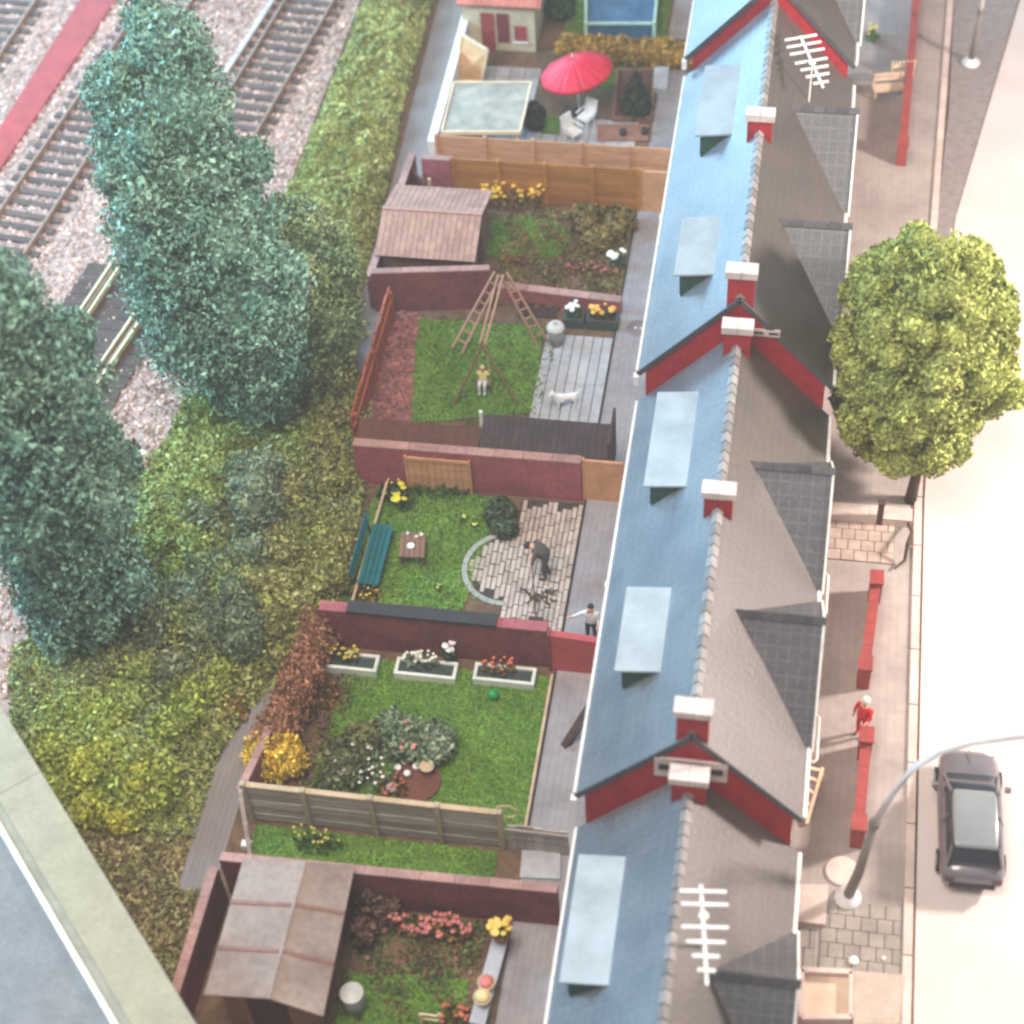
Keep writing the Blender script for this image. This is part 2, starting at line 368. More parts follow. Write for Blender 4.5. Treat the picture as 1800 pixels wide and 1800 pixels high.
for i in range(14):
    yy = 2.2+i*.56; xx = np.interp(yy, [3.2,7,18], [-16.35,-15.65,-13.98])
    MB().box(xx-2.1, xx+2.1, yy, yy+.53, -.03, .085).build('deck_plank', deck_m, br)
for off in (-1.02-.16, -1.02+.2, 1.02-.2, 1.02+.16):
    mb = MB(); q = [(np.interp(v, [3.2,7,18], [-16.35,-15.65,-13.98])+off, v, .26) for v in (2.0, 3.2, 7, 10.2)]
    for a, b in zip(q, q[1:]): mb.bar(a, b, .07, .1); mb.bar((a[0],a[1],.15), (b[0],b[1],.15), .05, .13)
    mb.build('guard_rail', brass_m, br)
rw = MB().prism([(-23.75,9.5), (-23.4,17.2), (-22.85,26.3), (-22.5,32), (-20.6,32), (-21.3,26.4), (-22.5,15), (-23.0,9.5)], -.03, .12).build('walkway', redstrip)
tag(rw, 'red painted walkway strip between two railway tracks', 'walkway')
cd = thing('cable_trough', 'pale concrete cable trough beside the railway track', 'trough', (-15, 24, 0))
for i in range(6):
    a = W(397, 134).lerp(W(484, 0), i/4); b = W(397, 134).lerp(W(484, 0), (i+.94)/4); a.z = b.z = .1
    MB().bar(a, b, .22, .26).build('trough_segment', kerb_m, cd)
# ---------------------------------------------------------------- bank with undergrowth
def bank_lim(y):
    l = np.interp(y, [-17,-13,-11,-8,-3,0,4,10,14,20,45], [-8.2,-11.6,-13.0,-14.2,-13.4,-12.4,-11.6,-11.1,-10.9,-10.7,-10.4])
    r = np.interp(y, [-13,-10.5,-8.6,-6.5,-4,0,4,6,8,14,20,45], [-7.0,-7.0,-6.5,-5.3,-4.75,-4.8,-5.4,-6.4,-6.9,-7.1,-7.6,-8.1])
    return l, r
def bank_z(x, y):
    l, r = bank_lim(y); u = np.clip((x-l)/(r-l), 0, 1)
    e = np.clip((y+13.2)/1.6, 0, 1)
    prof = np.minimum(1, 4*u)*np.minimum(1, 5*(1-u))
    return e*prof*(.75+.22*np.sin(x*1.1+y*.7)+.2*np.sin(y*1.3-x*.4)+.12*np.sin(x*3.1)*np.sin(y*2.7))
mb = MB(); NY, NX = 90, 14
ys = np.linspace(-13.2, 40, NY)
for yv in ys:
    l, r = bank_lim(yv)
    for k_ in range(NX):
        xv = l+(r-l)*k_/(NX-1); mb.v.append((float(xv), float(yv), float(bank_z(xv, yv))-.05))
for j in range(NY-1):
    for k_ in range(NX-1): a = j*NX+k_; mb.f.append((a, a+1, a+NX+1, a+NX))
struct('bank', mb, mat('bank_earth', S(112,110,58), .95, .3, 5, .5, col2=S(88,90,48)))
def undergrowth(n, y0, y1, m, size, name, label, mask, lift=.22):
    yv = RNG.uniform(y0, y1, n); l, r = bank_lim(yv); u = RNG.random(n); xv = l+(r-l)*u
    k_ = mask(xv, yv); xv, yv = xv[k_], yv[k_]
    cl = np.maximum(0, np.sin(xv*4.1+np.sin(yv*2.))*np.sin(yv*3.7+np.sin(xv*1.7)))
    z = bank_z(xv, yv)+RNG.random(len(xv))*(lift*.4+lift*cl*1.6)
    P = np.stack([xv, yv, z], 1); Nn = np.tile(np.array([[0.,0,1]]), (len(P),1))
    return tag(quads(name, P, Nn, size, m, None, name, up=.7), label, 'undergrowth', kind='stuff')
pn = lambda x, y, a: np.sin(x*.55+a)*np.sin(y*.42+a*1.7)+.5*np.sin(x*1.3-y*.9+a)
undergrowth(40000, -13, 34, leafmat('moss_yellow', S(168,176,94), S(144,158,84)), .105, 'undergrowth', 'yellow green mossy undergrowth on the bank', lambda x, y: pn(x,y,.6) > -.1)
undergrowth(32000, -13, 34, leafmat('moss_green', S(150,160,92), S(130,146,82)), .105, 'undergrowth', 'mid green bushy undergrowth on the bank', lambda x, y: pn(x,y,2.4) > -.1, .28)
undergrowth(20000, -13, 8, leafmat('moss_dark', S(116,128,98), S(98,112,86)), .105, 'undergrowth', 'dark grey green undergrowth below the conifers', lambda x, y: pn(x,y,4.4) > .1, .34)
undergrowth(12000, -13, 9, leafmat('moss_brown', S(156,148,94), S(134,130,82)), .105, 'undergrowth', 'brownish dry undergrowth along the lane edge', lambda x, y: x > bank_lim(y)[1]-1.9, .26)
undergrowth(16000, 8, 34, leafmat('moss_pale', S(192,188,122), S(170,170,102)), .105, 'undergrowth', 'pale straw green undergrowth beside the empty lane', lambda x, y: x > bank_lim(y)[1]-2.6, .34)
def bank_bushes(label, m, spots, n):
    bl = [((x, y, float(bank_z(x, y))+r*.35), r, r*hz) for x, y, r, hz in spots]
    P, Nn = blob_points(bl, int(n*1.7), .6, .3, 5); tag(quads('undergrowth', P, Nn, .1, m, None, 'undergrowth', blob_core(bl, .5), .9), label, 'undergrowth', kind='stuff')
undergrowth(70000, -13, 34, leafmat('moss_olive', S(164,170,100), S(142,152,90)), .105, 'undergrowth', 'olive leafy ground cover all over the bank', lambda x, y: x > -99, .3)
def spots(n, y0, y1, u0, u1, r0, r1):
    o = []
    for i in range(n):
        yv = random.uniform(y0,y1); l, r = bank_lim(yv); o.append((float(l+(r-l)*random.uniform(u0,u1)), yv, random.uniform(r0,r1), random.uniform(.7,1.1)))
    return o
bank_bushes('yellow olive bushes massed on the lower bank', leafmat('bush_olive', S(158,168,92), S(134,150,82)), spots(34,-12,3,.12,.9,.4,.8), 12000)
bank_bushes('brown tinged bushes massed along the garden edge', leafmat('bush_tan', S(160,156,98), S(138,140,86)), spots(20,-7,4.5,.72,.95,.35,.6), 7000)
bank_bushes('grey green bushes massed between the conifers', leafmat('bush_grey', S(134,144,112), S(112,126,96)), spots(16,-8,3,.45,.7,.5,.9), 8000)
bank_bushes('fresh green bushes massed near the flat roofed building', leafmat('bush_fresh', S(168,176,84), S(142,158,74)), spots(22,-12.6,-7,.15,.85,.4,.7), 8000)
def verge(n):
    P = np.stack([RNG.uniform(-13,-5.75,n), RNG.uniform(-22,-12.6,n)], 1); P = P[inpoly0(P)]; return np.concatenate([P, RNG.uniform(-.04,.06,(len(P),1))], 1)
inpoly0 = lambda P: (P[:,0] < np.where(P[:,1] > -14.5, -7.05, -5.9))
P = verge(16000); tag(quads('rough_grass', P, np.tile(np.array([[0.,0,1.]]),(len(P),1)), .11, leafmat('rough_grass', S(158,146,100), S(136,136,88)), None, 'rough_grass', up=.9), 'dull olive brown rough grass below the lane end', 'grass', kind='stuff')
gg = leafmat('tall_grey_green', S(128,142,112), S(102,122,94)); yb = leafmat('tall_yellow_brown', S(154,152,90), S(132,132,78))
for lab, px, py, m_, k_ in (('tall drooping grey green shrub below the tallest conifer', 455, 900, gg, 1.0), ('grey green shrub beside the copper hedge', 425, 1120, gg, .85), ('yellow brown shrub leaning over the lane by the long pink wall', 575, 830, yb, .8), ('yellow brown shrub behind the teal bench', 585, 985, yb, .75)):
    p = W(px, py, .6); zb_ = float(bank_z(p.x, p.y))
    bushy('bank_shrub', lab, 'shrub', (p.x,p.y,zb_-.05), ragged([((p.x,p.y,zb_+.7*k_),.85*k_,.95*k_),((p.x+.25,p.y-.7*k_,zb_+.5*k_),.75*k_,.75*k_),((p.x-.15,p.y+.7*k_,zb_+.6*k_),.75*k_,.85*k_)], 9, .25, .45), 5200, .095, m_, depth=.6, bumps=.25, core=.55, up=1.0, trunk=([(p.x,p.y,zb_-.1),(p.x,p.y,zb_+.8*k_)],[.08,.04]))
bank_bushes('bright yellow green bushes at the parapet end of the bank', leafmat('bush_bright', S(196,194,84), S(166,176,76)), [(W(200,1400).x+dx, W(200,1400).y+dy, r, .9) for dx, dy, r in ((-.6,.3,.6),(.2,.5,.6),(.9,.1,.55),(-.2,-.6,.6),(.6,-.8,.5))], 5000)
def rock(label, px, py, r, m, zs=.6, z0=0):
    c = W(px, py, z0); mb = MB(); prof = [(r*.9, z0-.03), (r, z0+r*.25*zs), (r*.8, z0+r*.7*zs), (r*.35, z0+r*zs)]
    mb.lathe(prof, c, 11); mb.v = [(x+random.uniform(-.12,.12)*r, y+random.uniform(-.12,.12)*r, z) for x, y, z in mb.v]
    return tag(mb.build('boulder', m, None, True), label, 'boulder')
rock('cream boulder at the end of the ballast beside the bank', 247, 806, .34, creampaint)
rock('grey boulder in the undergrowth between the two conifers', 292, 1170, .62, mat('rock', S(112,108,96), .9, .3, 5, .5), .7, .5)
# ---------------------------------------------------------------- conifers and tree
def pb(l): return [(tuple(W(x, y, z)), r, r*k_) for x, y, z, r, k_ in l]
con_m = leafmat('conifer_leaf', S(118,152,132), S(92,134,118), .7, .5)
con_m2 = leafmat('conifer_leaf_olive', S(136,150,106), S(104,126,88), .7, .5)
b0 = W(450, 760)
bushy('conifer_tree', 'tallest blue green conifer leaning over the railway tracks', 'tree', b0,
  ragged(pb([(300,95,13.7,1.25,1.1),(215,165,12.5,1.15,1.1),(310,185,12.3,1.6,1.1),(262,275,10.9,1.65,1.15),(355,310,10.3,1.6,1.1),(285,400,9.0,1.7,1.15),(390,420,8.5,1.8,1.1),(320,500,7.0,1.8,1.1),(430,530,6.4,1.9,1.1),(350,590,5.2,1.75,1.0),(450,620,4.4,1.6,1.0),(445,690,2.8,1.0,1.0)]), 34, .35, .75),
  80000, .105, con_m, trunk=([b0, b0+Vector((-.1,.2,4)), b0+Vector((-.3,.6,11))], [.32,.26,.1]), k=7, bumps=.2, depth=.4, core=.66)
b1 = W(545, 715)
bushy('conifer_tree', 'shorter olive green conifer against the bank beside the tallest one', 'tree', b1,
  ragged(pb([(530,415,5.2,1.2,1.1),(562,475,4.4,1.35,1.1),(515,540,3.7,1.4,1.0),(565,570,3.0,1.4,1.0),(535,640,2.0,1.25,.9)]), 14, .3, .6),
  26000, .105, con_m2, trunk=([b1, b1+Vector((0,0,3))], [.2,.1]), k=7, bumps=.2, depth=.4, core=.66)
b2 = W(180, 1130)
ax = lambda z, dx=0, dy=0: (b2.x+dx, b2.y+dy, z)
bushy('conifer_tree', 'wide dark green conifer standing over the flat roofed building', 'tree', b2,
  ragged([(ax(2.2,.1),1.5,1.3),(ax(4.2,-.2,.2),2.0,1.8),(ax(4.6,.6,-.3),1.5,1.5),(ax(6.6,0,.1),2.2,2.0),(ax(8.6,.3,-.2),2.1,2.0),(ax(8.4,-.9,.4),1.9,1.9),(ax(10.6,.2,.3),2.1,2.0),(ax(12.4,-.1,.2),1.9,1.9),(ax(14,0,.3),1.4,1.6)], 34, .35, .8),
  80000, .105, leafmat('conifer_leaf_dark', S(108,140,120), S(82,120,106), .75, .5), trunk=([b2, ax(5), ax(11)], [.34,.28,.1]), k=7, bumps=.2, depth=.4, core=.66)
b3 = W(1600, 880)
tree_m = leafmat('lime_leaf', S(160,168,92), S(136,150,78), .5)
c3 = W(1618, 626, 5.6)
bl = [(tuple(c3), 2.45, 4.2)]
for i in range(120):
    a = RNG.normal(size=3); a /= np.linalg.norm(a); r_ = RNG.uniform(.32, .6)
    bl.append((tuple(c3+Vector((float(a[0])*2.4, float(a[1])*2.4, float(a[2])*4.1))), r_, r_*1.05))
bl.append((tuple(W(1775, 690, 5)), .55, .5)); bl.append((tuple(W(1750, 640, 5.3)), .7, .6))
bushy('deciduous_tree', 'round lime green tree growing beside the pale road', 'tree', b3, bl, 120000, .09, tree_m, trunk=([b3, b3+Vector((.05,0,1.2)), b3+Vector((0,0,5))], [.2,.16,.1]), depth=.4, bumps=.12, k=7, core=.74, fly=.004)
# ================================================================ HOUSES
XL, XR, XC = 3.95, 9.7, 6.85
def house(label, y0, y1, ze, zr, dormers=(), gables=(), chimneys=(), sgable=False, window=None, canopy=None):
    t = thing('terraced_house', label, 'house', (XC, (y0+y1)/2, 0), 'terraced houses')
    xl, xr = XL+.22, XR-.22
    sl = (zr-ze)/(XC-XL); srr = (zr-ze)/(XR-XC)
    w = MB().box(xl, xr, y0+.02, y1-.02, -.02, ze-.05); w.build('wall', render_m, t)
    if sgable:                                        # exposed party wall above the lower neighbour
        g = MB(); zlo = ze-2.4
        P = [(xl,zlo),(xr,zlo),(xr,ze+.22*srr-.09),(XC,zr-.13),(xl,ze+.22*sl-.09)]
        vs = [(x,y0-.015,z) for x, z in P]+[(x,y0+.019,z) for x, z in P]
        g.add(vs, [(0,1,2,3,4),(9,8,7,6,5)]+[(i,i+5,(i+1)%5+5,(i+1)%5) for i in range(5)])
        g.build('gable_wall', redbrick, t)
        for (xa, za, xb, zb) in ((XL,ze,XC,zr),(XC,zr,XR,ze)):
            MB().bar((xa,y0-.035,za-.10),(xb,y0-.035,zb-.10),.05,.16,(0,-1,0) if 0 else (0,0,1)).build('barge_board', ridge_dark, t)
    MB().slab([(XL,y0,ze),(XC,y0,zr),(XC,y1,zr),(XL,y1,ze)], .09).build('rear_roof_slope', slate_rear_sheen, t)
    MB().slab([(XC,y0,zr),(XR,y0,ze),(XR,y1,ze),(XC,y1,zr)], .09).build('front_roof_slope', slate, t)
    rm = unit_mesh('ridge_tile', MB().add([(-.15,-.17,-.1),(0,-.17,.075),(.15,-.17,-.1),(-.13,.17,-.1),(0,.17,.055),(.13,.17,-.1)], [(0,1,4,3),(1,2,5,4),(0,2,1),(3,4,5),(0,3,5,2)]), ridge_m)
    n = int((y1-y0)/.36)
    for i in range(n): piece('ridge_tile', rm, (XC, y0+.18+i*(y1-y0-.36)/(n-1), zr+.05), t, (0,0,random.uniform(-.03,.03)))
    MB().box(XL-.09, XL-.01, y0+.01, y1-.01, ze-.16, ze+.01).build('fascia', white, t)
    MB().tube([(XR+.05,y0+.02,ze-.03),(XR+.05,y1-.02,ze-.03)], .06, 8).build('gutter', white, t)
    for (yd0, yd1, xtop, ztop) in dormers:            # flat-roofed rear dormers
        d = thing('dormer', '', '', (0,0,0)); del d['label']; del d['category']
        d.parent = t; d.location = Vector((4.9,(yd0+yd1)/2,ze))-wpos(t)
        xf = XL+(ztop-1.06-ze)/sl; xb = XL+(ztop-ze)/sl
        MB().slab([(xf-.2,yd0-.1,ztop-.1),(xb+.12,yd0-.1,ztop+.06),(xb+.12,yd1+.1,ztop+.06),(xf-.2,yd1+.1,ztop-.1)], .07).build('dormer_roof', dormer_m, d)
        for yy, s_ in ((yd0,.04),(yd1,-.04)):
            a, b = (yy, yy+s_)
            P = [(xf,ztop-1.1),(xf,ztop-.17),(xb+.03,ztop-.03)]
            MB().add([(x,a,z) for x, z in P]+[(x,b,z) for x, z in P], [(0,1,2),(5,4,3),(0,3,4,1),(1,4,5,2),(2,5,3,0)]).build('dormer_cheek', cheek, d)
        MB().box(xf-.03, xf+.01, yd0+.06, yd1-.06, ztop-1.0, ztop-.2).build('dormer_window', glass, d)
    for (yc, hw, zg) in gables:                       # front cross gables
        g = bpy.data.objects.new('front_gable', None); COL.objects.link(g); g.parent = t; g.location = Vector((8.8,yc,ze))-wpos(t)
        xa = XC+(zr-zg)/srr; xo = XR+.12
        for s_ in (-1, 1):
            MB().slab([(xa,yc,zg),(xo,yc,zg),(xo,yc+s_*hw,ze-.02),(XR-.02,yc+s_*hw,ze-.02)], .07).build('gable_roof_slope', slate_dark, g)
            MB().bar((xo+.03,yc,zg-.06),(xo+.03,yc+s_*hw,ze-.08),.06,.16).build('barge_board', white, g)
        MB().add([(XR-.22,yc-hw+.1,ze-.1),(XR-.22,yc+hw-.1,ze-.1),(XR-.22,yc,zg-.14),(XR-.19,yc-hw+.1,ze-.1),(XR-.19,yc+hw-.1,ze-.1),(XR-.19,yc,zg-.14)], [(0,2,1),(3,4,5),(0,1,4,3),(1,2,5,4),(2,0,3,5)]).build('gable_wall', render_m, g)
        gm = unit_mesh('ridge_tile', MB().add([(-.17,-.15,-.1),(-.17,0,.07),(-.17,.15,-.1),(.17,-.13,-.1),(.17,0,.055),(.17,.13,-.1)], [(0,3,4,1),(1,4,5,2),(0,1,2),(3,5,4),(0,2,5,3)]), ridge_dark)
        m_ = int((xo-xa)/.3)
        for i in range(m_): piece('ridge_tile', gm, (xa+.12+i*(xo-xa-.2)/(m_-1), yc, zg+.05), g)
    for (yc, zt, hw) in chimneys:
        c = bpy.data.objects.new('chimney', None); COL.objects.link(c); c.parent = t; c.location = Vector((XC,yc,zr))-wpos(t)
        MB().box(XC-hw+.05, XC+hw-.05, yc-.2, yc+.2, zr-1.0, zt).build('chimney_stack', redbrick, c)
        for s_ in (-1, 1):
            MB().box(XC+min(s_*.006, s_*(hw+.02)), XC+max(s_*.006, s_*(hw+.02)), yc-.26, yc+.2, zt+.002, zt+.24).build('chimney_cap', capwhite, c)
    MB().box(XL-.14, XL+.02, y0-.12, y0+.08, ze-.5, ze-.17).build('corner_bracket', white, t)
    ym = (y0+y1)/2
    for xw, sg in ((xr, 1), (xl, -1)):
        lo_, hi_ = (xw, xw+.05) if sg > 0 else (xw-.05, xw)
        for yy in (ym-2.3, ym+1.6):
            wf = MB().box(lo_, hi_, yy-.6, yy+.6, .9, 2.1).build('window', white, t)
            for k_ in (0, 1): MB().box(lo_+.051*(sg > 0)-.011*(sg < 0), lo_+.061*(sg > 0)-.001*(sg < 0), yy-.53+k_*.56, yy-.03+k_*.56, .98, 2.02).build('pane', glass, wf)
        dr_ = MB().box(lo_, hi_, ym-.75, ym+.15, .02, 2.05).build('door', cheek if sg < 0 else redpanel, t); MB().box(lo_+.051*(sg > 0)-.041*(sg < 0), lo_+.091*(sg > 0)-.001*(sg < 0), ym-.02, ym+.06, .95, 1.1).build('handle', charcoal, dr_)
    if canopy:
        yc = W(canopy[0], canopy[1], 2.6).y; g = MB().box(XR-.2, XR+.3, yc-.75, yc+.75, 2.5, 2.56).build('door_canopy', kerb_m, t)
        MB().tube([(XR-.2,yc-.77,2.6),(XR+.25,yc-.77,2.6),(XR+.33,yc-.68,2.6),(XR+.33,yc+.68,2.6),(XR+.25,yc+.77,2.6),(XR-.2,yc+.77,2.6)], .035, 8).build('canopy_rim', white, g)
    if window:
        (xa, xb, za, zb) = window
        wd = MB().box(xa, xb, y0-.07, y0-.017, za, zb).build('gable_vent', capwhite, t)
        for f0, f1 in ((.06,.40),(.60,.94)):
            MB().box(xa+(xb-xa)*f0, xa+(xb-xa)*f1, y0-.085, y0-.071, za+(zb-za)*.38, za+(zb-za)*.68).build('vent_slot', charcoal, wd)
    return t
ZB, ZM, ZT, ZTT = (2.5,5.75), (4.2,7.45), (5.5,8.75), (6.35,9.6)
house('end terraced house at the lowest step, big aerial over its roof', -20.4, -12.7, *ZB, dormers=[(-17.75,-14.45,5.3,4.1)], gables=[(-17.5,2.5,4.75)], chimneys=[(-13.15,6.22,.47)], sgable=True)
wl, wr = WY(1150,1352,-12.75), WY(1277,1385,-12.75)
house('terraced house with a louvred vent in its exposed red gable', -12.7, -5.7, *ZM, dormers=[(-10.05,-7.5,5.8,6.25)], gables=[(-8.2,2.45,6.55)], chimneys=[(-12.47,8.12,.44)], sgable=True, window=(wl.x, wr.x, 5.55, 6.35), canopy=(1436,1298))
house('terraced house with two chimneys behind the lime green tree', -5.7, 1.3, *ZM, dormers=[(-3.75,-.3,5.8,6.3)], gables=[(-3.0,2.45,6.55)], chimneys=[(-5.35,7.92,.43), (.8,8.0,.43)], canopy=(1458,1045))
house('terraced house with a tall chimney on its exposed red gable', 1.3, 8.55, *ZT, dormers=[(3.4,5.8,5.9,7.7)], gables=[(5.9,2.5,7.7)], chimneys=[(1.53,9.45,.43)], sgable=True, window=(7.25, 8.05, 7.35, 7.6))
house('terraced house with a slanting aerial over its roof', 8.55, 15.8, *ZT, dormers=[(10.0,13.5,5.9,7.7)], gables=[(11.5,2.5,7.7)], chimneys=[(8.95,9.2,.43)])
house('terraced house at the highest step beside the blue pool', 15.8, 24, *ZTT, dormers=[(17.9,21.5,5.9,8.5)], gables=[(19.5,2.5,8.5)], chimneys=[(16.05,10.3,.46)], sgable=True)
# aerials
def aerial(label, top, hub, boom, els, mast, base):
    t = thing('tv_aerial', label, 'aerial', base, 'television aerials on the roofs')
    MB().tube([mast[0], mast[1]], .03, 8).build('mast', white, t)
    MB().bar(boom[0], boom[1], .07, .06).build('boom', white, t)
    MB().lathe([(.09,hub.z-.07),(.12,hub.z),(.09,hub.z+.07)], hub, 10).build('clamp', white, t)
    for a, b in els: MB().bar(a, b, .075, .05).build('element', white, t)
za = 6.5
boom = (W(1232,1556,za), W(1243,1732,za)); els = []
for yv, x0, x1 in ((1567,1195,1277),(1590,1197,1280),(1630,1198,1281),(1656,1206,1275),(1681,1217,1265),(1706,1226,1258)): els.append((W(x0,yv-1,za+.05), W(x1,yv+1,za+.05)))
hub = W(1237,1610,za); bx_ = hub.x; zroof = 5.75-(bx_-XC)*(3.25/2.85)
aerial('large white television aerial level over the lowest house roof', za, hub, boom, els, ((hub.x,hub.y,zroof-.02),(hub.x,hub.y,za)), (hub.x,hub.y,zroof))
za = 8.6
bm = (W(1407,64,za+.2), W(1447,154,za-.1)); els = []
for f, h in ((.02,28),(.16,30),(.30,30),(.48,28),(.62,24),(.76,20),(.9,13)):
    c = bm[0].lerp(bm[1], f); d = (W(1460,95,za)-W(1400,105,za)).normalized(); els.append((c-d*h/52, c+d*h/52))
hub = bm[0].lerp(bm[1], .52); zroof = 8.75-(hub.x-XC)*(3.25/2.85)
aerial('slanting white television aerial on the roof beside the red gable', za, hub, bm, els, ((hub.x,hub.y,zroof-.02),(hub.x,hub.y,hub.z)), (hub.x,hub.y,zroof))
# ================================================================ BOUNDARIES
def fence(label, x0, x1, yv, h, nb, m, posts, name='board_fence', cat='fence', thick=.05, postm=None, group=None):
    t = thing(name, label, cat, ((x0+x1)/2, yv, 0), group); bh = h/nb; ps = sorted(posts)
    for a, b in zip(ps, ps[1:]):
        for i in range(nb): MB().box(a+.05, b-.05, yv-thick/2-.012*(i%2), yv+thick/2-.012*(i%2), i*bh+.01, (i+1)*bh-.012).build('board', m, t)
    for p in ps: MB().box(p-.06, p+.06, yv-.08, yv+.07, -.02, h+.05).build('post', postm or m, t)
    return t
def wall(label, pts, h, m, th=.24, cop=coping, name='garden_wall', cw=.02, ch=.06, seg=.9, cat='wall'):
    (xa, ya), (xb, yb) = pts; t = thing(name, label, cat, ((xa+xb)/2, (ya+yb)/2, 0))
    a = Vector((xa,ya,0)); b = Vector((xb,yb,0)); L_ = (b-a).length; d = (b-a)/L_
    MB().bar(a+Vector((0,0,h/2-.02)), b+Vector((0,0,h/2-.02)), th, h).build('wall_body', m, t)
    if cop:
        n = max(1, int(L_/seg))
        for i in range(n):
            MB().bar(a+d*(L_*i/n+.006)+Vector((0,0,h+ch/2-.018)), a+d*(L_*(i+1)/n-.006)+Vector((0,0,h+ch/2-.018)), th+cw, ch).build('coping_stone', cop, t)
    return t
# garden 1 | 2 double fence
fence('tan board fence beside the cream carport', -5.35, 3.7, 16.3, 1.9, 4, tanwood, [-5.35,-3.5,-1.7,.1,1.9,3.7])
t = fence('golden brown board fence behind the yellow flowers', -4.5, 2.4, 15.0, 1.9, 7, goldwood, [-4.5,-2.8,-1.05,.7,2.4])
wall('short pink brick wall at the end of the golden fence', [(-5.65,15.0),(-4.57,15.0)], 1.86, pinkwall)
def door_panel(label, x0, x1, yv, h, m):
    n = 8; P = [(x0,.0),(x1,.0)]+[(x1-(x1-x0)*.5*(1-math.cos(R(90*i/n)))*0-.0, h*.86) for i in (0,)]+[(x1-(x1-x0)*.12,h),(x0,h)]
    mb = MB().add([(x,yv-.05,z) for x, z in P]+[(x,yv+.05,z) for x, z in P], [tuple(range(len(P))), tuple(range(2*len(P)-1,len(P)-1,-1))]+[(i,i+len(P),(i+1)%len(P)+len(P),(i+1)%len(P)) for i in range(len(P))])
    t = thing('side_gate', label, 'gate', ((x0+x1)/2,yv,0)); mb.build('gate_leaf', m, t)
    MB().box(x0-.07,x0-.005,yv-.07,yv+.07,-.02,h+.06).build('gate_post', m, t)
    MB().box(x1-.16,x1-.1,yv-.1,yv-.055,h*.5,h*.5+.12).build('latch', charcoal, t)
door_panel('tan side gate at the end of the golden fence', 2.5, 3.75, 15.0, 1.85, salmon)
# garden 2 lane side and G2|G3
wall('leaning maroon wall between brown shed and climbing frame', [(W(650,482,1.8).x, 8.75), (-2.15,9.35)], 1.8, maroon)
wall('low pink wall between two gardens behind the flower planters', [tuple(W(872,500,.6)[:2]), tuple(W(1092,527,.6)[:2])], .6, pinkwall, .3)
wall('reddish lane wall beside the brown tiled shed', [(-6.35,8.8),(-6.15,15.6)], 1.5, maroon)
t = thing('wooden_gate', 'small dark red gate between lane and brown shed', 'gate', (-5.6,14.3,0))
for i in range(4): MB().bar((-6.0+i*.19,14.75-i*.22,-.02),(-6.0+i*.19,14.75-i*.22,1.5),.2,.05,(.76,.65,0)).build('board', mat('dark_red_wood', S(96,46,44), .8, .2, 8, .2), t)
MB().box(-5.22,-5.12,13.9,14.0,-.02,1.75).build('gate_post', palewood, t)
# G3 left fence (orange), G3|G4
t = thing('board_fence', 'orange red upright board fence beside the red mulch bed', 'fence', (-5.7,5.5,0))
for i in range(13):
    yy = 2.1+i*.48; MB().box(-5.58,-5.5,yy,yy+.465,-.02,1.55+.04*(i%3)).build('board', orangewood, t)
for yy in (2.3,5.2,8.1): MB().box(-5.5,-5.4,yy-.06,yy+.06,-.02,1.5).build('post', orangewood, t)
MB().box(-5.48,-5.43,2.0,8.3,1.1,1.2).build('rail', orangewood, t)
rl = thing('lean_to', 'low rust brown boarded lean-to roof along the pink wall', 'shelter', (-3.2,1.5,0)); rustm = mat('rust_board', S(92,56,46), .8, .25, 6, .3, obj=.1)
for i in range(10): MB().slab([(-5.15+i*.4,1.0,1.62),(-4.757+i*.4,1.0,1.62),(-4.757+i*.4,1.85,1.82),(-5.15+i*.4,1.85,1.82)], .05).build('roof_board', rustm, rl)
MB().box(-5.1,-1.25,1.7,1.78,-.02,1.72).build('front_board', rustm, rl)
wall('long pink wall with a tan gate below the dark tiled lean-to', [(-5.15,.78),(2.2,.82)], 1.8, pinkwall, .3, coping)
g = thing('wooden_gate', 'tan boarded gate set in the long pink wall', 'gate', (-2.4,.6,0))
for i in range(9): MB().box(-3.4+i*.222,-3.4+i*.222+.21,.565,.61,-.02,1.55).build('board', tanwood, g)
MB().box(-3.43,-1.37,.535,.564,1.45,1.56).build('rail', tanwood, g); MB().box(-3.48,-3.405,.53,.61,-.02,1.6).build('post', tanwood, g); MB().box(-1.4,-1.33,.53,.61,-.02,1.6).build('post', tanwood, g)
door_panel('peach side gate at the end of the long pink wall', 2.3, 3.7, .8, 1.85, salmon)
# dark lean-to
lt = thing('lean_to', 'dark brown tiled lean-to roof over the garden corner', 'shelter', (.5,1.6,0))
ra = MB().slab([(-1.1,1.0,1.72),(3.0,1.0,1.72),(3.0,2.1,2.15),(-1.1,2.1,2.15)], .06).build('roof', darkwood, lt)
tm = unit_mesh('roof_tile', MB().box(-.098,.098,-.2,.2,0,.03), browntile)
ang = math.atan2(.43,1.1)
for i in range(20):
    for j in range(3): piece('roof_tile', tm, (-1.0+i*.205, 1.18+j*.37, 1.80+j*.37*.39+.012*(i%2)), ra, (ang+.03,0,0))
MB().box(3.02,3.1,.9,2.45,.5,2.6).build('end_board', darkwood, lt)
for x in (-1.05, 2.9): MB().box(x,x+.1,2.0,2.1,-.02,2.06).build('post', darkwood, lt)
MB().box(-1.25,-1.15,2.05,2.15,-.02,2.3).build('white_post', white, lt)
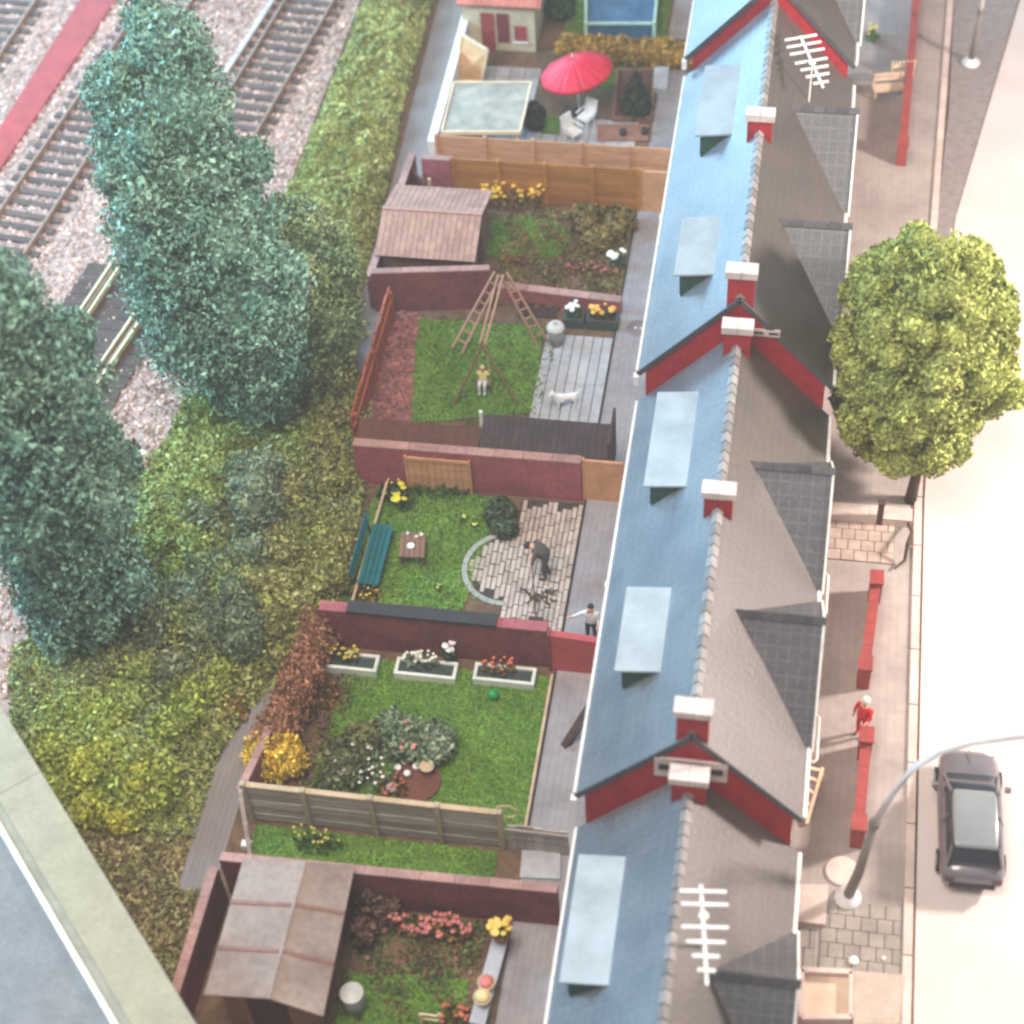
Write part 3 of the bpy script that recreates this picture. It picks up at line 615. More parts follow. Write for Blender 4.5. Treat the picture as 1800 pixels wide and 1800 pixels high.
# G4|G5
wall('red brown wall with a dark trough above the flower boxes', [(-4.75,-5.75),(2.1,-5.75)], 1.75, maroon, .34, pinkwall)
tr = MB().box(-3.9,.6,-5.98,-5.55,1.8,1.9); tag(tr.build('trough', charcoal), 'long dark trough lying on top of the red brown wall', 'trough')
t = thing('side_gate', 'rounded red side panel at the end of the trough wall', 'gate', (2.9,-5.9,0))
P = [(2.2,0),(3.7,0),(3.78,.3),(3.78,1.3),(3.6,1.6),(2.2,1.72)]
MB().add([(x,-6.02,z) for x, z in P]+[(x,-5.8,z) for x, z in P], [tuple(range(6)),tuple(range(11,5,-1))]+[(i,i+6,(i+1)%6+6,(i+1)%6) for i in range(6)]).build('panel', redpanel, t)
MB().box(2.12,2.19,-6.06,-5.76,-.02,1.78).build('gate_post', maroon, t)
# G4 lane rail
t = thing('hand_rail', 'thin pale rail along the lane behind the teal bench', 'rail', (-4.6,-2.5,0))
a, b = W(680,848,.3), W(616,1068,.3); MB().tube([a,b],.05,8).build('rail', palewood, t)
for f in (.03,.5,.97): p = a.lerp(b,f); MB().tube([(p.x,p.y,-.02),p],.04,8).build('post', palewood, t)
wall('short red brick wall beside the yellow shrub', [(-5.62,-12.1),(-5.3,-9.9)], 1.4, pinkwall, .2)
# grey fence
GF = thing('board_fence', 'weathered grey board fence behind the narrow grass strip', 'fence', (-1.4,-12.15,0))
pxs = [-5.45,-3.75,-1.85,.0,1.72]
for a, b in zip(pxs, pxs[1:]):
    for i in range(5): MB().box(a+.07,b-.07,-12.17+.02*(i%2),-12.12+.02*(i%2),.08+i*.34,.08+i*.34+.325).build('board', greywood, GF)
    MB().box(a-.02,b+.02,-12.22,-12.06,1.80,1.87).build('top_rail', palewood, GF)
for p in pxs: MB().box(p-.07,p+.07,-12.26,-12.1,-.02,1.98).build('post', mat('post_wood', S(178,164,140), .8, .2, 8, .2), GF)
MB().bar((-5.5,-12.3,1.75),(-5.25,-13.3,-.01),.12,.1).build('strut', greywood, GF)
g = thing('wooden_gate', 'low grey gate between weathered fence and the lowest house', 'gate', (2.4,-12.15,0))
for i in range(7): MB().box(1.9+i*.24,1.9+i*.24+.225,-12.17,-12.12,-.01,1.25+.05*math.sin(i)).build('board', greywood, g)
MB().box(1.85,3.6,-12.21,-12.171,1.02,1.12).build('rail', greywood, g)
# G6 walls
wall('maroon wall with a pale pink coping behind the pink flowers', [(-5.5,-14.4),(3.6,-14.2)], 1.8, maroon, .24)
wall('maroon lane wall along the felt roofed shed', [(-5.62,-14.7),(-5.72,-22)], 1.7, maroon, .24)
# ================================================================ LAWNS
def inpoly(P, poly_):
    x, y = P[:,0], P[:,1]; c = np.zeros(len(P), bool); n = len(poly_)
    for i in range(n):
        x1, y1 = poly_[i]; x2, y2 = poly_[(i+1)%n]
        k_ = ((y1 > y) != (y2 > y)) & (x < (x2-x1)*(y-y1)/(y2-y1+1e-9)+x1); c ^= k_
    return c
def lawn(label, pl, z=.0):
    a = np.array(pl); lo, hi = a.min(0), a.max(0); n = int((hi-lo).prod()*420)
    struct('lawn', MB().prism(pl, -.011, z+.016), lawn_m)
    P = np.stack([RNG.uniform(lo[0],hi[0],n), RNG.uniform(lo[1],hi[1],n)], 1); P = P[inpoly(P, pl)]
    P = np.concatenate([P, np.full((len(P),1), z+.035)], 1)
    o = quads('grass', P, np.tile(np.array([[0.,0,2.2]]), (len(P),1)), .06, blade_m, None, 'grass', up=.3, aspect=1.8)
    tag(o, label, 'grass', kind='stuff')
def rnd(pl, amp=.08, n=6):
    out = []
    for i in range(len(pl)):
        a = Vector(pl[i]); b = Vector(pl[(i+1)%len(pl)])
        for k_ in range(n): q = a.lerp(b, k_/n); out.append((q.x+random.uniform(-amp,amp), q.y+random.uniform(-amp,amp)))
    return out
lawn('short grass of the small oval lawn beside the brown shed', [(W(920,420).x+1.75*math.cos(R(a)), W(920,420).y+1.25*math.sin(R(a))) for a in range(0,360,15)])
lawn('short grass of the lawn under the climbing frame', rnd(poly([(728,560),(958,575),(935,725),(715,745)])))
lawn('short grass of the lawn beside the teal bench', rnd([(-4.5,.55),(-.6,.55),(-.6,-1.5),(-.9,-5.45),(-4.6,-5.45)]))
lawn('short grass of the lawn with the green ball', rnd([(-3.9,-6.3),(2.18,-6.3),(2.18,-11.9),(-4.2,-11.9)],.04))
lawn('short grass of the narrow strip behind the grey fence', [(-5.3,-12.3),(1.6,-12.3),(1.6,-14.0),(-5.3,-14.15)])
lawn('short grass of the lawn beside the felt roofed shed', rnd([(-1.7,-16.4),(1.5,-16.2),(1.6,-20),(-1.9,-20)]))
lawn('short grass around the blue pool', [(-1.9,22.2),(2.25,22.2),(2.25,30),(-1.9,30)])
MB().box(2.19,2.27,-11.9,-6.2,-.012,.06).build('lawn_edging', palewood, None, kind='structure')
def cover(label, pl, m, dens=150, size=.09, zt=.12):
    a = np.array(pl); lo, hi = a.min(0), a.max(0); n = int((hi-lo).prod()*dens)
    P = np.stack([RNG.uniform(lo[0],hi[0],n), RNG.uniform(lo[1],hi[1],n)], 1); P = P[inpoly(P, pl)]
    keep = (np.sin(P[:,0]*3.1)*np.sin(P[:,1]*2.7+P[:,0])+RNG.normal(size=len(P))*.5) > -.35; P = P[keep]
    P = np.concatenate([P, RNG.uniform(-.005,zt,(len(P),1))*np.abs(np.sin(P[:,:1]*2.3+P[:,1:]*1.9))], 1)
    tag(quads('ground_cover', P, np.tile(np.array([[0.,0,.9]]),(len(P),1)), size, m, None, 'ground_cover', up=.8), label, 'ground cover', kind='stuff')
cov_o = leafmat('cover_olive', S(122,118,70), S(104,100,62)); cov_b = leafmat('cover_brown', S(128,100,74), S(108,86,62)); cov_g = leafmat('cover_green', S(96,116,62), S(84,100,56))
cover('dull olive ground cover around the oval lawn', rnd([(-2.4,9.6),(2.2,9.2),(2.2,14.7),(-2.4,14.7)],.05), cov_o, 260)
cover('brownish ground cover around the oval lawn', rnd([(-2.4,9.4),(2.2,9.2),(2.2,14.7),(-2.4,14.7)],.05), cov_b, 160)
cover('dull green ground cover below the pink flowers', rnd([(-1.9,-17.0),(1.6,-16.8),(1.7,-14.5),(-1.9,-14.6)],.05), cov_g, 260)
cover('brownish ground cover below the pink flowers', rnd([(-1.9,-20),(1.6,-20),(1.7,-14.5),(-1.9,-14.6)],.05), cov_b, 130)
cover('brownish ground cover at the foot of the copper hedge', rnd([(-5.0,-11.9),(-3.7,-11.9),(-3.5,-6.2),(-4.6,-6.2)],.05), cov_b, 260)
cover('green fringe on the lawn edge by the copper hedge', rnd([(-4.4,-11.9),(-3.6,-11.9),(-3.4,-6.2),(-4.0,-6.2)],.05), cov_g, 200)
cover('green fringe around the climbing frame lawn', rnd([(-3.9,1.9),(.3,1.9),(.3,8.6),(-3.9,8.6)],.05), cov_g, 120, zt=.06)
cover('green fringe around the bench lawn', rnd([(-4.8,-5.5),(-.5,-5.5),(-.5,.6),(-4.8,.6)],.05), cov_g, 120, zt=.06)
# ================================================================ GARDEN 1
def gable_shed_tiled(label, x0, x1, yS, yR, yN, zE, zR):
    t = thing('garden_shed', label, 'shed', ((x0+x1)/2,yR,0))
    MB().box(x0+.2,x1-.2,yS+.25,yN-.2,-.02,zE-.05).build('wall', brownwood, t)
    MB().box(x1-.199,x1-.17,yR-.4,yR+.4,-.01,zE-.2).build('door', darkwood, t)
    for ya, yb in ((yS,yR),(yN,yR)):
        r = MB().slab([(x0,ya,zE),(x1,ya,zE),(x1,yb,zR),(x0,yb,zR)], .06).build('roof_slope', darkwood, t)
        L_ = math.hypot(yR-ya, zR-zE); rows = max(2, round(L_/.33)); cols = round((x1-x0)/.215); a = math.atan2(zR-zE, abs(yR-ya))
        me = unit_mesh('roof_tile', MB().box(-.5*(x1-x0)/cols+.008,.5*(x1-x0)/cols-.008,-.5*L_/rows-.01,.5*L_/rows-.012,0,.03), shedtile)
        for j in range(rows):
            f = (j+.5)/rows
            for i in range(cols): piece('roof_tile', me, (x0+(i+.5)*(x1-x0)/cols, ya+(yR-ya)*f, zE+(zR-zE)*f+.006), r, ((a+.02)*(1 if yR > ya else -1),0,0))
    MB().bar((x0,yR,zR+.05),(x1,yR,zR+.05),.14,.07).build('ridge_cap', shedtile, t)
    return t
p0, p1 = W(673,365,2.5), W(847,381,2.5)
gable_shed_tiled('garden shed with pinkish brown tiled roof inside the maroon wall', p0.x, p1.x, W(750,455,1.85).y, (p0.y+p1.y)/2, W(770,346,1.85).y+.5, 1.85, 2.5)
# outbuilding
t = thing('outbuilding', 'cream outbuilding with pink tiled roof and red shutters', 'outbuilding', (-3.6,25,0))
xa, xb = W(815,92).x, W(942,92).x; yf = W(880,88).y
MB().box(xa,xb,yf,yf+3,-.02,2.3).build('wall', mat('cream_wall', S(196,186,158), .8, .15, 5, .2), t)
rf = MB().slab([(xa-.15,yf-.25,2.25),(xb+.3,yf-.25,2.25),(xb+.3,yf+1.7,3.1),(xa-.15,yf+1.7,3.1)], .08).build('roof', mat('pink_tile', S(206,126,110), .8, .15, 8, .2), t)
rt = unit_mesh('roof_tile', MB().box(-.12,.12,-.19,.19,0,.03), mat('pink_tile_piece', S(206,126,110), .8, .15, 8, .2, obj=.12))
for i in range(int((xb-xa+.45)/.25)):
    for j in range(5): piece('roof_tile', rt, (xa-.02+i*.25, yf-.08+j*.38, 2.33+j*.38*.436), rf, (math.atan2(.85,1.95)+.02,0,0))
redsh = mat('red_shutter', S(150,62,62), .7, .15, 8, .1)
d = MB().box(xa+.75,xa+1.3,yf-.05,yf-.002,-.01,1.75).build('door', redsh, t); MB().box(xa+1.2,xa+1.24,yf-.09,yf-.051,.8,.95).build('handle', charcoal, d)
MB().box(xa+1.4,xa+1.9,yf-.04,yf-.002,.4,1.75).build('shutter', mat('dark_shutter', S(112,50,52), .7, .15, 8, .1), t)
wd = MB().box(xa+2.1,xa+2.6,yf-.04,yf-.002,.5,1.2).build('window', redsh, t); MB().box(xa+2.05,xa+2.65,yf-.09,yf-.041,.42,.49).build('sill', white, wd)
wall('white lane wall beside the cream carport', [(-5.62,16.6),(-5.75,25.5)], 1.3, mat('white_wall', S(236,228,218), .7, .06, 6, .1), .3, mat('white_coping', S(240,234,226), .6, .05, 6, .05))
t = thing('display_board', 'cream framed tan panel leaning beside the white wall', 'panel', (-4.8,20.2,0))
q = [W(800,140,.15), W(846,146,.15), W(857,90,1.7), W(811,62,1.9)]
MB().slab(q, .06).build('board', tanboard, t)
for a, b in zip(q, q[1:]+q[:1]): MB().bar(a+Vector((0,0,.03)), b+Vector((0,0,.03)), .13, .1).build('frame_rail', creampaint, t)
cp = thing('carport', 'flat grey roofed carport with cream edges inside the white wall', 'carport', (-3.7,18,0))
q = [W(776,232,1.75), W(914,232,1.75), W(934,145,1.75), W(798,145,1.75)]
MB().slab(q, .12).build('roof', carport_m, cp)
for a, b in zip(q, q[1:]+q[:1]): MB().bar(a+Vector((0,0,-.03)), b+Vector((0,0,-.03)), .07, .15).build('edge_strip', creampaint, cp)
for p in q: c = (Vector(p)-Vector((q[0]+q[2])/2))*.9+Vector((q[0]+q[2])/2); MB().box(c.x-.06,c.x+.06,c.y-.06,c.y+.06,-.02,1.62).build('post', creampaint, cp)
# patio slabs in garden 1
pt = bpy.data.objects.new('patio', None); COL.objects.link(pt); pt['kind'] = 'structure'; pt.location = (-1,18.5,0)
me = unit_mesh('paving_slab', MB().box(-.29,.29,-.29,.29,-.01,.03), slabstone)
for i in range(12):
    for j in range(11):
        if -5.2+i*.61 < -2.2 or j < 6: piece('paving_slab', me, (-5.2+i*.61, 16.8+j*.61, 0), pt)
t = thing('parasol', 'tilted pink red parasol over the patio', 'parasol', (-1.0,18.6,0))
c0 = W(1012,122,2.0); apex = W(1003,103,2.45)
ax_ = Vector((-.20,.06,1)).normalized(); e1 = ax_.cross(Vector((0,1,0))).normalized(); e2 = ax_.cross(e1); Rr = 1.22
for i in range(10):
    a0, a1 = 2*math.pi*i/10, 2*math.pi*(i+1)/10; mb = MB(); vs = []; n = 5
    for r_, dz in ((.03,.55),(.52,.33),(1.0,.1),(1.4,-.08),(1.42,-.2)):
        for k_ in range(n):
            a = a0+(a1-a0)*k_/(n-1); sag = 1-.035*math.sin(math.pi*k_/(n-1))
            vs.append(c0+e1*math.cos(a)*r_*sag+e2*math.sin(a)*r_*sag+ax_*(dz-.03*math.sin(math.pi*k_/(n-1))*(r_/1.4)))
    fs = [(j*n+k_, j*n+k_+1, (j+1)*n+k_+1, (j+1)*n+k_) for j in range(4) for k_ in range(n-1)]
    mb.add(vs, fs); o = mb.build('canopy_panel', umb_m, t, True); o.modifiers.new('thick','SOLIDIFY').thickness = .02
MB().tube([c0+ax_*.52, c0-ax_*.3, (c0.x+.1,c0.y-.05,-.0)], .03, 8).build('pole', white, t)
MB().tube([c0+ax_*.53, c0+ax_*.72], [.04,.02], 8).build('finial', white, t)
MB().lathe([(.32,.03),(.32,.1),(.1,.14)], (c0.x+.1,c0.y-.05), 14).build('base', charcoal, t)
def chair(label, px, py, rz):
    c = W(px, py); t = thing('garden_chair', label, 'chair', c, 'white garden chairs by the parasol')
    M_ = Matrix.Rotation(rz, 3, 'Z')
    def bx(name, x0,x1,y0,y1,z0,z1,tilt=0):
        mb = MB().box(x0,x1,y0,y1,z0,z1); mb.v = [tuple(M_@Vector((v[0], v[1]+(v[2]-z0)*tilt, v[2]))+c) for v in mb.v]; mb.build(name, white, t)
    bx('seat',-.27,.27,-.27,.27,.42,.48); bx('backrest',-.27,.27,.26,.31,.46,1.05,.25)
    for a in (-.24,.2):
        for b in (-.24,.2): bx('leg',a,a+.05,b,b+.05,.02,.42)
    for a in (-.32,.27): bx('armrest',a,a+.06,-.22,.28,.64,.68)
chair('white garden chair turned towards the parasol', 1030, 222, -.5)
chair('white garden chair against the tan fence', 1008, 248, .9)
bushy('dark_shrub', 'rounded dark shrub beside the carport', 'shrub', W(938,225), [(tuple(W(938,205,.6)),.42,.6)], 900, .12, leafmat('shrub_black', S(48,54,50), S(36,44,42)), crown='foliage')
t = thing('raised_bed', 'brown timber raised bed holding a dark conical shrub', 'planter', W(1112,180))
q = [W(1078,215), W(1145,215), W(1150,130), W(1085,130)]
MB().prism([tuple(p[:2]) for p in q], .0, .16).build('soil', soil, t)
for a, b in zip(q, q[1:]+q[:1]): MB().bar(Vector(a)+Vector((0,0,.13)), Vector(b)+Vector((0,0,.13)), .1, .26).build('timber_edge', brownwood, t)
c = W(1118,195,.2)
bushy('conical_shrub', 'dark green conical shrub in the timber raised bed', 'shrub', (c.x,c.y,.17), [((c.x,c.y,.55),.6,.42),((c.x,c.y+.05,1.0),.42,.5),((c.x,c.y+.05,1.5),.22,.45)], 2200, .12, leafmat('shrub_dark', S(52,66,50), S(38,52,42)), crown='foliage')
for i, (px, py) in enumerate(((1095,240),(1133,238))):
    c = W(px,py); tag(MB().lathe([(.12,.03),(.16,.3),(.13,.33)], c, 10).build('plant_pot', charcoal), ['small dark plant pot beside the white chair','small dark plant pot by the house paving'][i], 'pot')
tag(MB().prism(poly([(1050,222),(1140,222),(1140,250),(1050,250)]), .031, .1).build('brown_mat', mat('brown_mat', S(150,104,84), .9, .2, 6, .3)), 'brown bark bed against the tan fence', 'flower bed')
tag(MB().prism(poly([(1150,128),(1176,128),(1172,168),(1148,165)]), .02, .3).build('stone_block', slabstone), 'pale stone block beside the timber raised bed', 'block')
tag(MB().prism(poly([(952,205),(985,207),(984,238),(950,236)]), .031, .09).build('turf_patch', lawn_m), 'small square of turf below the parasol', 'turf')
# golden hedge
y_h = W(1080,120).y
def hedge(name, label, x0, x1, yv, w, h, m, n, size):
    t = thing(name, label, 'hedge', ((x0+x1)/2,yv,0)); k_ = max(3, int((x1-x0)/.45)); bl = []
    for i in range(k_): bl.append(((x0+(i+.5)*(x1-x0)/k_, yv+random.uniform(-.06,.06), h*.5), .5*w+random.uniform(-.03,.06), h*.52+random.uniform(-.05,.06)))
    P, Nn = blob_points(bl, n, .25, .12, 6); quads(name, P, Nn, size, m, t, 'foliage', blob_core(bl,.82), .5)
hedge('golden_hedge', 'golden brown clipped hedge between pool and parasol', -1.75, 3.65, y_h+.35, .9, 1.15, leafmat('gold_leaf', S(168,128,52), S(130,104,46)), 9000, .12)
# blue pool
t = thing('paddling_pool', 'blue covered pool with pale green frame posts', 'pool', (0.9,23.5,0))
q = [W(1030,45,.8), W(1150,45,.8), W(1158,-40,.8), W(1030,-40,.8)]
MB().prism([tuple(p[:2]) for p in q], .0, .8).build('pool_body', bluetarp, t)
mb = MB(); n = 9
for i in range(n):
    for j in range(n):
        p = q[0].lerp(q[1], i/(n-1)).lerp(q[3].lerp(q[2], i/(n-1)), j/(n-1)); mb.v.append((p.x,p.y,.84+.06*math.sin(i*2.1)*math.sin(j*1.7+1)+random.uniform(-.02,.02)))
for j in range(n-1):
    for i in range(n-1): a = i*n+j; mb.f.append((a,a+n,a+n+1,a+1))
mb.build('cover', bluetarp, t, True)
for a, b in zip(q, q[1:]+q[:1]): MB().bar(a+Vector((0,0,.1)), b+Vector((0,0,.1)), .1, .08).build('frame_rail', palegreen, t)
for p in q: MB().box(p.x-.07,p.x+.07,p.y-.07,p.y+.07,-.0,1.0).build('frame_post', palegreen, t)
bushy('dark_bush', 'dark green bush beside the outbuilding and pool', 'shrub', W(985,20), [(tuple(W(985,10,.5)),.6,.55)], 900, .13, leafmat('bush_green', S(46,84,44), S(34,64,36)), crown='foliage')
# ================================================================ FLOWERS
def plant(label, px, py, z0, rad, h, n, fcol, leafc, big=False, bs=.1, name='flowering_plant', pot=None, dens=60, cat='flowers', ry=None):
    c = W(px, py, z0); ry = ry or rad
    t = thing(name, label, cat, (c.x,c.y,z0))
    n_l = int(dens*max(1, rad*ry*12)); a = RNG.uniform(0,6.28,n_l); r_ = np.sqrt(RNG.random(n_l)); hh = RNG.random(n_l)*h*.8*(1-.4*r_)
    P = np.stack([c.x+np.cos(a)*r_*rad, c.y+np.sin(a)*r_*ry, z0+hh+.02], 1)
    quads('leaves', P, np.tile(np.array([[0.,0,.5]]),(n_l,1)), .11, leafc, t, 'leaves', up=.9)
    if n:
        pm = petal(fcol)
        prof = MB(); prof.lathe([(.15*bs,-.5*bs),(.55*bs,0),(.6*bs,.25*bs),(.2*bs,.35*bs)], (0,0), 7)
        me = unit_mesh('blossom', prof, pm); jm = MB()
        for i in range(n):
            a = random.uniform(0,6.28); r_ = math.sqrt(random.random()); p = (c.x+math.cos(a)*r_*rad, c.y+math.sin(a)*r_*ry, z0+h*random.uniform(.6,1.1))
            s_ = random.uniform(.8,1.25)
            if big: piece('blossom', me, p, t, (random.uniform(-.4,.4),random.uniform(-.4,.4),0), (s_,)*3)
            else: jm.add([(v[0]*s_+p[0], v[1]*s_+p[1], v[2]*s_+p[2]) for v in prof.v], prof.f)
        if not big: jm.build('blossoms', pm, t, kind='stuff')
    if pot: MB().lathe([(pot*.7,z0-.42),(pot,z0-.02),(pot*1.1,z0),(pot*.9,z0+.01)], c, 12).build('pot', pot_m, t)
    return t
lg = leafmat('leaf_mid', S(74,104,46), S(58,84,40)); ld = leafmat('leaf_deep', S(60,80,58), S(46,66,48)); lb = leafmat('leaf_brown', S(134,104,56), S(104,84,48)); lgrey = leafmat('leaf_silver', S(120,136,108), S(92,110,84))
plant('yellow flowering shrub between shed and golden fence', 900, 362, 0, 1.25, .9, 60, (226,176,62), lb, bs=.13, dens=70, ry=.4)
bushy('brown_shrub', 'brownish leafy shrub by the tan side gate', 'shrub', W(1060,410), [(tuple(W(1030,385,.45)),.62,.5),(tuple(W(1085,390,.45)),.65,.5),(tuple(W(1050,420,.35)),.6,.4)], 2200, .14, leafmat('shrub_brown', S(132,112,62), S(104,92,52)), crown='foliage', core=.75)
plant('cluster of large white flowers beside the house paving', 1086, 470, 0, .28, .75, 7, (240,238,214), ld, True, .2)
plant('pinkish low plants along the low pink wall', 1040, 478, 0, 1.0, .3, 30, (170,100,98), lb, bs=.08, ry=.22)
plant('reddish low plants near the maroon wall end', 905, 462, 0, .5, .35, 12, (150,88,80), lb, bs=.07, ry=.25)
# G3 mulch bed
tag(MB().prism(rnd(poly([(680,550),(740,552),(728,640),(722,742),(650,742),(662,640)]),.06), -.011, .05).build('mulch_bed', mulch), 'red bark mulch bed along the orange fence', 'flower bed')
def mreg(n):
    pl = poly([(680,550),(738,552),(726,640),(720,740),(652,740),(662,640)]); a = np.array(pl); lo, hi = a.min(0), a.max(0)
    P = np.stack([RNG.uniform(lo[0],hi[0],n), RNG.uniform(lo[1],hi[1],n)],1); P = P[inpoly(P,pl)]; return np.concatenate([P, RNG.uniform(.05,.12,(len(P),1))],1)
o = stones(900, mreg, 0, .06, .14, mat('mulch_chip', S(152,100,96), .95, .2, 8, .2, isl=.5, col2=S(122,82,74)), 'mulch_chips', 'red bark chips heaped along the orange fence'); o['category'] = 'bark chips'
# swing set
sw = thing('climbing_frame', 'wooden A-frame swing with ladder legs on the lawn', 'swing', W(870,650))
A1, A2 = W(880,484,2.3), W(848,606,2.1)
for off in (-.09,.09): MB().bar(A1+Vector((off,0,0)), A2+Vector((off,0,0)), .07, .09).build('top_beam', swingwood, sw)
for k_, (px, py) in enumerate(((812,622),(945,608))):
    g = W(px,py); lad = []
    for off in (-.0,):
        MB().bar(A1, g, .07, .07).build('ladder_rail', swingwood, sw)
    up_ = Vector((-.34 if k_ == 0 else .34,.1,.16)); MB().bar(A1+up_*.6, g+up_, .07, .07).build('ladder_rail', swingwood, sw)
    for i in range(1,8): p = A1.lerp(g,i/8); MB().tube([p,p+up_*(.6+.4*i/8)+Vector((0,0,.0))], .035, 6).build('rung', swingwood, sw)
for px, py in ((798,712),(912,714)): MB().bar(A2, W(px,py), .06, .06).build('leg', brownwood, sw)
seat = W(850,672,.45)
MB().box(seat.x-.25,seat.x+.25,seat.y-.12,seat.y+.12,.42,.46).build('swing_seat', brownwood, sw)
for s_ in (-.22,.22): MB().tube([(seat.x+s_,seat.y,.46),(A2.x+s_*.4,A2.y+.15,2.06)], .015, 6).build('swing_rope', palewood, sw)
# ---------------------------------------------------------------- people
def figure(name, label, cat, loc, J, E_, rad, mats, fn, rz=0., scale=1.):
    t = thing(name, label, cat, loc); me = bpy.data.meshes.new('body'); keys = list(J)
    me.from_pydata([tuple(Vector(J[k])*scale) for k in keys], [(keys.index(a),keys.index(b)) for a, b in E_], [])
    o = bpy.data.objects.new('body', me); COL.objects.link(o)
    m = o.modifiers.new('skin','SKIN'); m.use_smooth_shade = True
    for i, k in enumerate(keys):
        r_ = rad[k]*scale; me.skin_vertices[0].data[i].radius = (r_,r_); me.skin_vertices[0].data[i].use_root = (i == 0)
    o.modifiers.new('sub','SUBSURF').levels = 2
    dg = bpy.context.evaluated_depsgraph_get(); nm = bpy.data.meshes.new_from_object(o.evaluated_get(dg))
    bpy.data.objects.remove(o); nm.name = 'body'
    o = bpy.data.objects.new('body', nm); COL.objects.link(o); o.parent = t; o.rotation_euler = (0,0,rz)
    nm.materials.clear()
    for q in mats: nm.materials.append(q)
    K = [Vector(J[k])*scale for k in keys]
    for p in nm.polygons:
        c = p.center; near = min(range(len(K)), key=lambda i: (K[i]-c).length-.5*rad[keys[i]]*scale); p.material_index = fn(keys[near]); p.use_smooth = True
    return t
HE = [('pel','belly'),('belly','chest'),('chest','neck'),('neck','head'),('head','top'),('chest','shl'),('shl','ell'),('ell','hal'),('hal','fil'),('chest','shr'),('shr','elr'),('elr','har'),('har','fir'),('pel','hil'),('hil','knl'),('knl','anl'),('anl','tol'),('pel','hir'),('hir','knr'),('knr','anr'),('anr','tor')]
RAD = dict(pel=.15,belly=.14,chest=.16,neck=.055,head=.1,top=.085,shl=.075,ell=.05,hal=.04,fil=.022,shr=.075,elr=.05,har=.04,fir=.022,hil=.1,knl=.065,anl=.045,tol=.04,hir=.1,knr=.065,anr=.045,tor=.04)
def stand(armr=None, arml=None):
    J = dict(pel=(0,0,.95),belly=(0,0,1.1),chest=(0,.0,1.32),neck=(0,0,1.5),head=(0,-.02,1.62),top=(0,0,1.74),shl=(-.2,0,1.42),ell=(-.27,0,1.14),hal=(-.28,-.06,.88),fil=(-.28,-.08,.76),shr=(.2,0,1.42),elr=(.27,0,1.14),har=(.28,-.06,.88),fir=(.28,-.08,.76),hil=(-.1,0,.88),knl=(-.11,-.02,.5),anl=(-.11,.02,.09),tol=(-.12,-.15,.04),hir=(.1,0,.88),knr=(.11,-.02,.5),anr=(.11,.02,.09),tor=(.12,-.15,.04))
    J.update(armr or {}); J.update(arml or {}); return J
def cl(top, low, hair=4):
    def f(k):
        if k in ('top',): return 3
        if k in ('head','neck','hal','fil','har','fir'): return 2
        if k in ('tol','tor'): return 3
        if k in ('pel','hil','hir','knl','knr','anl','anr'): return 1
        return 0
    return f
dkcloth = mat('dark_cloth', S(84,78,76), .85, .15, 8, .1); blk = mat('black_cloth', S(46,42,44), .85, .1, 8, .1); wcloth = mat('white_cloth', S(214,212,212), .8, .06, 8, .1); hair = mat('dark_hair', S(46,38,36), .7, .1, 8, .1); greyh = mat('grey_hair', S(206,208,204), .7, .1, 8, .1); redc = mat('red_cloth', S(196,34,44), .75, .1, 8, .1); ycl = mat('pale_yellow_cloth', S(222,214,138), .8, .1, 8, .1)
def hairpiece(t, c, r, m):
    mb = MB(); mb.lathe([(r*.98,c[2]-.01),(r*1.05,c[2]+r*.4),(r*.8,c[2]+r*.9),(r*.3,c[2]+r*1.15)], (c[0],c[1]), 12); return mb.build('hair', m, t, True)
# figure by the house wall with an arm held out
p = W(1040,1128)
J = stand(dict(elr=(.24,-.05,1.16),har=(.22,-.2,1.0),fir=(.2,-.26,.92)), dict(ell=(-.42,-.03,1.28),hal=(-.64,-.06,1.16),fil=(-.74,-.08,1.12)))
t = figure('person', 'person in white top and dark trousers by the house wall', 'person', (p.x,p.y,.02), J, HE, RAD, [wcloth,blk,skin,hair], cl(0,1)); hairpiece(t, (p.x,p.y+.02,1.70), .1, hair)
# bending figure sweeping
p = W(955,1015)
J = dict(pel=(.12,.0,.86),belly=(.06,.02,1.02),chest=(-.1,.02,1.2),neck=(-.24,.02,1.26),head=(-.33,.02,1.24),top=(-.42,.02,1.26),shl=(-.12,-.19,1.2),ell=(-.2,-.28,.95),hal=(-.26,-.36,.8),fil=(-.27,-.38,.72),shr=(-.14,.2,1.2),elr=(-.24,.16,.94),har=(-.28,-.1,.92),fir=(-.28,-.14,.84),hil=(.1,-.1,.8),knl=(.02,-.12,.45),anl=(.1,-.12,.09),tol=(-.08,-.13,.04),hir=(.1,.1,.8),knr=(.04,.12,.45),anr=(.16,.12,.09),tor=(-.02,.13,.04))
t = figure('person', 'person in dark grey clothes bending over the cobbled patio', 'person', (p.x,p.y,.03), J, HE, {**RAD,'chest':.2,'belly':.19,'pel':.19}, [dkcloth,dkcloth,skin,hair], cl(0,0), scale=1.15); hairpiece(t, (p.x-.44,p.y+.02,1.45), .115, hair)
b = thing('broom', 'thin dark broom held by the bending person', 'broom', (p.x-.25,p.y-.6,.04))
e = W(942,1090,.06); MB().tube([(p.x-.28,p.y-.2,1.15),(e.x,e.y,.12)], .02, 6).build('handle', darkwood, b); MB().box(e.x-.22,e.x+.22,e.y-.06,e.y+.06,.03,.16).build('head', darkwood, b)
t = thing('dead_twigs', 'brown heap of twigs on the cobbled patio', 'twigs', W(948,1050)); mb = MB(); c = W(948,1050)
